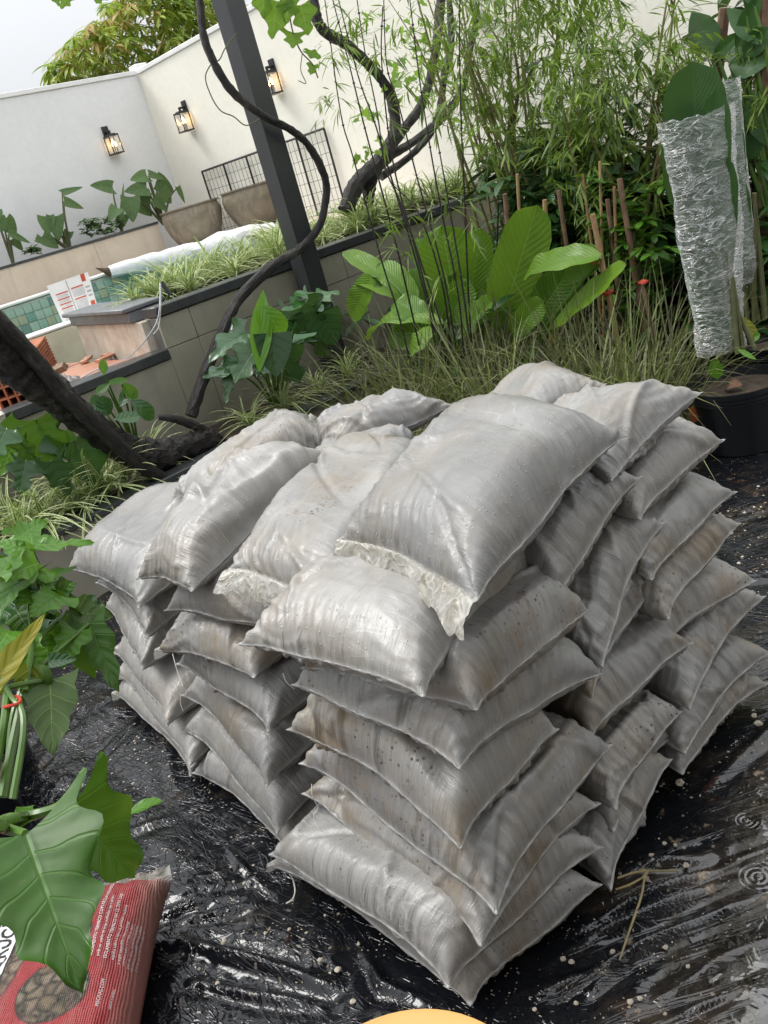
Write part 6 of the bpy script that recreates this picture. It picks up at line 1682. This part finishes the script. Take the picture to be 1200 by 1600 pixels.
mb.add(V, [(3, 2, 1, 0), (4, 5, 6, 7), (0, 1, 5, 4), (1, 2, 6, 5), (2, 3, 7, 6), (3, 0, 4, 7)]); mb.build('scrap', mat_plain('orange_film', (.34, .09, .03), .5), t)

# ------------------------------------------------------------------ red stone bag, yellow tub, small litter
RB = NT('printed_woven_red_bag'); uv = RB.coord('UV'); co = RB.coord('Object')
sp = RB.n('SeparateXYZ'); RB.set(sp, 0, uv); U_, V_ = (sp, 'X'), (sp, 'Y')
def disc(cu, cv, r):
    d = RB.n('VectorMath', dict(operation='DISTANCE')); RB.set(d, 0, uv); RB.set(d, 1, (cu, cv, 0)); return RB.math('SUBTRACT', (d, 'Value'), r)
dd = RB.math('MINIMUM', RB.math('MINIMUM', disc(.172, .357, .075), disc(.166, .208, .043)), disc(.190, .066, .028))
lft = RB.math('SUBTRACT', .0, RB.math('SUBTRACT', U_, RB.math('ADD', .285, RB.math('MULTIPLY', RB.math('SINE', RB.math('MULTIPLY', V_, 9.0)), -.03))))
dd = RB.math('MINIMUM', dd, lft)
wv_ = RB.n('VectorMath', dict(operation='ADD')); RB.set(wv_, 0, uv); wn = RB.noise(uv, 22, 3); wm = RB.n('VectorMath', dict(operation='SCALE')); RB.set(wm, 0, (wn, 'Color')); RB.set(wm, 'Scale', .022); RB.set(wv_, 1, (wm, 'Vector'))
pv = RB.vor((wv_, 'Vector'), 34, 'DISTANCE_TO_EDGE'); pc2 = RB.vor((wv_, 'Vector'), 34)
peb = RB.mix(RB.ramp((pv, 'Distance'), [(.03, 0.0), (.30, 1.0)]), (.02, .017, .013), RB.mix((RB.n('SeparateXYZ', None, Vector=(pc2, 'Color')), 'X'), (.13, .095, .052), (.24, .20, .14)))
peb = RB.mix(RB.ramp(RB.noise(uv, 70, 4), [(.4, 0.0), (.7, .5)]), peb, (.13, .10, .06))
red = RB.mix(RB.ramp(RB.noise(co, 9, 4), [(.35, 0.0), (.75, 1.0)]), (.28, .022, .026), (.38, .050, .052))
outl = RB.ramp(RB.math('ABSOLUTE', dd), [(.0, 1.0), (.004, 0.0)])
c_ = RB.mix(RB.math('LESS_THAN', dd, .0), red, peb); c_ = RB.mix(RB.math('MULTIPLY', outl, .8), c_, (.02, .015, .012))
end = RB.ramp(RB.math('ADD', V_, RB.math('MULTIPLY', RB.noise(co, 12, 3), .03)), [(.015, 1.0), (.05, .0)]); c_ = RB.mix(RB.math('MULTIPLY', end, .9), c_, (.60, .56, .54))
dr = RB.ramp(RB.noise(RB.mapped(uv, (30, 5, 1)), 1, 6, .7, .8), [(.52, 0.0), (.75, .6)]); c_ = RB.mix(dr, c_, (.30, .17, .14))
c_ = RB.mix(RB.ramp(U_, [(.02, .6), (.06, .0)]), c_, (.33, .26, .21))
wv = RB.math('ADD', RB.math('SINE', RB.math('MULTIPLY', U_, 1500.0)), RB.math('SINE', RB.math('MULTIPLY', V_, 1500.0)))
RB.P(Base_Color=c_, Roughness=.42, Coat_Weight=.15, Normal=RB.bump(RB.math('ADD', RB.math('MULTIPLY', wv, .08), RB.noise(RB.mapped(uv, (34, 9, 1)), 1, 4, .6, 1.0)), .8, .010))
p, U0, V0 = SIMS[2]
q1_ = Vector((.53, 1.84, .045)); du = Vector((-.72, .69, .03)).normalized() * .46; dv_ = Vector((-.62, -.78, 0)).normalized() * .62
def rb_at(u, v, zz, off=0.0):
    return q1_ + du * u + dv_ * v + Vector((0, 0, zz * .17 + .045 + off))
n_, A_n, B_n, _ = p.shape
pos = np.zeros((2, A_n, B_n, 3))
cr = vnoise((p[..., 0] * 1.0, p[..., 1] * 1.2), 9, 71, 2, True)
for s in range(2):
    for ii in range(3): pos[s, ..., ii] = q1_[ii] + du[ii] * p[s, ..., 0] + dv_[ii] * p[s, ..., 1]
    pos[s, ..., 2] += p[s, ..., 2] * .15 + .05
a_, b_ = p[0, ..., 0], p[0, ..., 1]
puck = .009 * (vnoise((a_ * 1.3 + b_, b_ * .6 - a_), 6, 23, 2, True) - .6) + .014 * np.exp(-b_ * .62 / .05) * (tri(a_ * 9 + .3 * vnoise((a_, b_), 5, 3)) - .4) * (1 - np.exp(-b_ / .02)) + .006 * np.exp(-a_ * .46 / .05) * (tri(b_ * 12) - .4) * (1 - np.exp(-a_ / .03)) + .006 * (vnoise((a_, b_), 7, 19, 2, True) - .6)
pos[0, ..., 2] += puck
t = thing('stone_bag', 'red printed woven bag of decorative pebbles lying under the big near leaf', 'bag', tuple(q1_ + du * .5 + dv_ * .5))
N = A_n * B_n; idx = np.arange(N).reshape(A_n, B_n); low = idx + N
rim = np.zeros((A_n, B_n), bool); rim[[0, -1]] = True; rim[:, [0, -1]] = True; low[rim] = idx[rim]
F = np.concatenate([np.stack([idx[:-1, :-1], idx[1:, :-1], idx[1:, 1:], idx[:-1, 1:]], -1).reshape(-1, 4), np.stack([low[:-1, :-1], low[:-1, 1:], low[1:, 1:], low[1:, :-1]], -1).reshape(-1, 4)])
UVr = np.concatenate([np.stack([a_ * .46, b_ * .62], -1).reshape(-1, 2)] * 2)
MB().add(pos.reshape(-1, 3), F.tolist(), UVr.tolist()).build('sack', RB.m, t)
# sewn white end
E = pos[0][:, 0]; rows = []
for r_ in range(4): rows += [tuple(Vector(e) - dv_.normalized() * (.007 * r_) + Vector((0, 0, .009 * r_ + .003 * math.sin(i * .9 + r_)))) for i, e in enumerate(E)]
MB().add(rows, [(r_ * A_n + k, r_ * A_n + k + 1, r_ * A_n + A_n + k + 1, r_ * A_n + A_n + k) for r_ in range(3) for k in range(A_n - 1)]).build('sewn_end', FLAPM, t)
def surf(u, v, off):
    """point of the bag's upper face at (u across, v along) in metres"""
    fu, fv = np.clip(u / .46, 0, 1), np.clip(v / .62, 0, 1)
    i = min(int(fu * (A_n - 1)), A_n - 2); j = min(int(fv * (B_n - 1)), B_n - 2)
    fi, fj = fu * (A_n - 1) - i, fv * (B_n - 1) - j
    P4 = pos[0][i, j] * (1 - fi) * (1 - fj) + pos[0][i + 1, j] * fi * (1 - fj) + pos[0][i, j + 1] * (1 - fi) * fj + pos[0][i + 1, j + 1] * fi * fj
    nn_ = np.cross(pos[0][i + 1, j] - pos[0][i, j], pos[0][i, j + 1] - pos[0][i, j]); nn_ /= np.linalg.norm(nn_)
    if nn_[2] < 0: nn_ = -nn_
    return Vector(P4 + nn_ * off)
WPRINT = mat_plain('white_print_ink', (.74, .70, .68), .5); BPRINT = mat_plain('black_print_ink', (.012, .012, .012), .45); WBAND = mat_plain('white_print_band', (.74, .74, .73), .45)
def printed(text, size, u, v, mat, name, off, bold=0.0, spacing=1.0):
    cu = bpy.data.curves.new('printed_text', 'FONT'); cu.body = text; cu.size = size; cu.resolution_u = 2; cu.offset = bold; cu.space_character = spacing
    ob = bpy.data.objects.new('printed_text', cu); col.objects.link(ob)
    dg = bpy.context.evaluated_depsgraph_get(); me = bpy.data.meshes.new_from_object(ob.evaluated_get(dg))
    bpy.data.objects.remove(ob); bpy.data.curves.remove(cu)
    # writing runs from the near end of the bag towards its sewn end
    V = [surf(u + q.co.y, v - q.co.x, off) for q in me.vertices]
    F = [tuple(pl.vertices) for pl in me.polygons]
    return MB().add(V, F).build(name, mat, t, smooth=False)
LINES = [('ISOLAMENTO TÉRMICO COM ARGILA EXPANDIDA', .0098, .112, .285), ('pode ser usada em áreas molhadas, laje e jardim', .0085, .099, .285), ('ISOLAMENTO TÉRMICO NA ÚLTIMA LAJE', .0098, .083, .290), ('espalhe sobre a laje e na proteção mecânica', .0085, .070, .290),
         ('a argila expandida é leve e protege', .008, .058, .295), ('contra o calor e o ruído da chuva', .008, .048, .295), ('usar em vasos, canteiros e floreiras', .008, .038, .298), ('não precisa de adubo nem de cuidado', .008, .029, .30), ('guardar em local seco e coberto', .008, .020, .29),
         ('PISCINAS.COM', .0095, .078, .40), ('vasos e jardins', .008, .056, .40)]
for tx, s_, u_, v_ in LINES: printed(tx, s_, u_, v_, WPRINT, 'printed_line', .0012, .0)
def patch(name, u0, u1, v0, v1, mat, off):
    nu_, nv_ = 5, 16; V = [surf(u0 + (u1 - u0) * i / nu_ , v0 + (v1 - v0) * j / nv_, off) for i in range(nu_ + 1) for j in range(nv_ + 1)]
    MB().add(V, [(i * (nv_ + 1) + j, i * (nv_ + 1) + j + 1, (i + 1) * (nv_ + 1) + j + 1, (i + 1) * (nv_ + 1) + j) for i in range(nu_) for j in range(nv_)]).build(name, mat, t)
patch('name_band_outline', .298, .352, .110, .50, BPRINT, .0009); patch('name_band', .3005, .3495, .1125, .50, WBAND, .0013)
printed('CONSTRUÇÃO', .044, .309, .390, BPRINT, 'name_lettering', .0020, .0012)

YEL = NT('scuffed_yellow_plastic'); co = YEL.coord('Object')
sc1 = YEL.ramp(YEL.noise(YEL.mapped(co, (1, 7, 1), rot=(0, 0, .4)), 22, 6, .75), [(.60, 0.0), (.68, 1.0)])
sc1 = YEL.math('MULTIPLY', sc1, YEL.ramp(YEL.noise(co, 9, 4), [(.45, 0.0), (.6, .8)]))
YEL.P(Base_Color=YEL.mix(sc1, YEL.mix(YEL.ramp(YEL.noise(co, 5, 4), [(.3, 0.0), (.7, 1.0)]), (.62, .36, .115), (.57, .32, .10)), (.80, .68, .48)), Roughness=.42)
yc = Vector((.335, .745, 0))
t = thing('yellow_tub', 'round yellow plastic tub lid with scuffed top at the bottom edge of the photo', 'tub', tuple(yc))
mb = MB(); lathe(mb, [(0, .008), (.16, .008), (.165, .0), (.178, .34), (.174, .345)], yc, 48); mb.build('body', YEL.m, t)
mb = MB(); lathe(mb, [(.178, .345), (.187, .35), (.1895, .372), (.1885, .388), (.183, .397), (.172, .399), (.155, .3975), (.0, .3975)], yc, 64); mb.build('lid', YEL.m, t)

CHIP = mat_plain('pale_stone_chip', (.50, .44, .35), .85, .2, 30, .4, 80)
gg = random.Random(77)
chips = [(500, 1500, 9), (528, 1515, 10), (551, 1565, 10), (415, 1458, 7), (452, 1452, 6), (382, 1380, 7), (350, 1471, 9), (340, 1537, 8), (208, 1224, 5), (560, 1475, 5), (590, 1540, 5), (508, 1430, 5), (474, 1468, 5), (880, 1498, 9), (893, 1503, 9), (957, 1487, 8), (1062, 1223, 14), (1185, 1130, 12), (1178, 1118, 9), (1055, 1320, 6), (1038, 1318, 7), (1018, 1336, 8), (1010, 1373, 9), (1072, 1352, 10), (1000, 1560, 8), (985, 1565, 9), (900, 1567, 7), (835, 1577, 7), (1040, 1480, 8), (1100, 1430, 7), (1075, 1510, 7), (1150, 1010, 5), (1160, 870, 5), (1155, 880, 6), (1185, 760, 5)]
for i, (px, py, s_) in enumerate(chips):
    p = onZ(px, py, .006); r = px2m(s_, (p - _O).length) * .5
    mb = MB(); rock_mesh(mb, p, r, 300 + i, .6)
    tag(mb.build('stone_chip', CHIP, smooth=False, origin=p), 'pale stone chip lying on the wet black sheet', 'stone', 'stone chips on the black sheet', 'thing')
mb = MB()
for k in range(650):
    right = gg.random() < .72
    px, py = (gg.uniform(760, 1230), gg.uniform(1090, 1620)) if right else (gg.uniform(230, 620), gg.uniform(1180, 1600))
    p = onZ(px, py, .004); r = gg.uniform(.0012, .0042)
    if .66 < p.x < 1.85 and 1.0 < p.y < 2.9: continue
    V = [p + Vector((gg.uniform(-1, 1), gg.uniform(-1, 1), gg.uniform(-.3, 1))) * r for _ in range(4)]
    mb.add(V, [(0, 1, 2), (0, 2, 3), (0, 3, 1), (1, 3, 2)])
tag(mb.build('grit', CHIP, smooth=False), 'scattered sand and grit on the wet sheet', kind='stuff')
p = onZ(225, 1263, .012)
mb = MB(); leaf(mb, onZ(197, 1275, .024), onZ(254, 1252, .028), Vector((0, 0, 1)), .052, 'oval', 12, 3, arch=.06, fold=.25, ruf=.03)
tag(mb.build('fallen_leaf', PHILO_L), 'fallen pale green leaf with brown flecks on the black sheet', 'leaf', kind='thing')
t = thing('straw_stalk', 'bent dry straw stalk lying across the wet folds at the lower right', 'straw', tuple(onZ(1000, 1370, .01)))
STRAW = mat_plain('wet_straw', (.30, .24, .11), .5, .2, 30)
for q in [[(965, 1372), (1000, 1362), (1060, 1360)], [(1008, 1364), (1002, 1400), (985, 1450), (968, 1500)], [(962, 1390), (985, 1382), (1006, 1370)], [(1003, 1372), (1012, 1362), (1000, 1358)]]:
    stem(t, [onZ(a, b, .024) for a, b in q], [.0022, .0028, .0018], STRAW)
t = thing('white_string', 'short frayed white string by the foot of the pile', 'string', tuple(onZ(455, 1400, .01)))
stem(t, [onZ(447, 1412, .012), onZ(457, 1405, .014), onZ(461, 1392, .02), onZ(458, 1375, .02), onZ(452, 1365, .03)], .0018, THREADM)
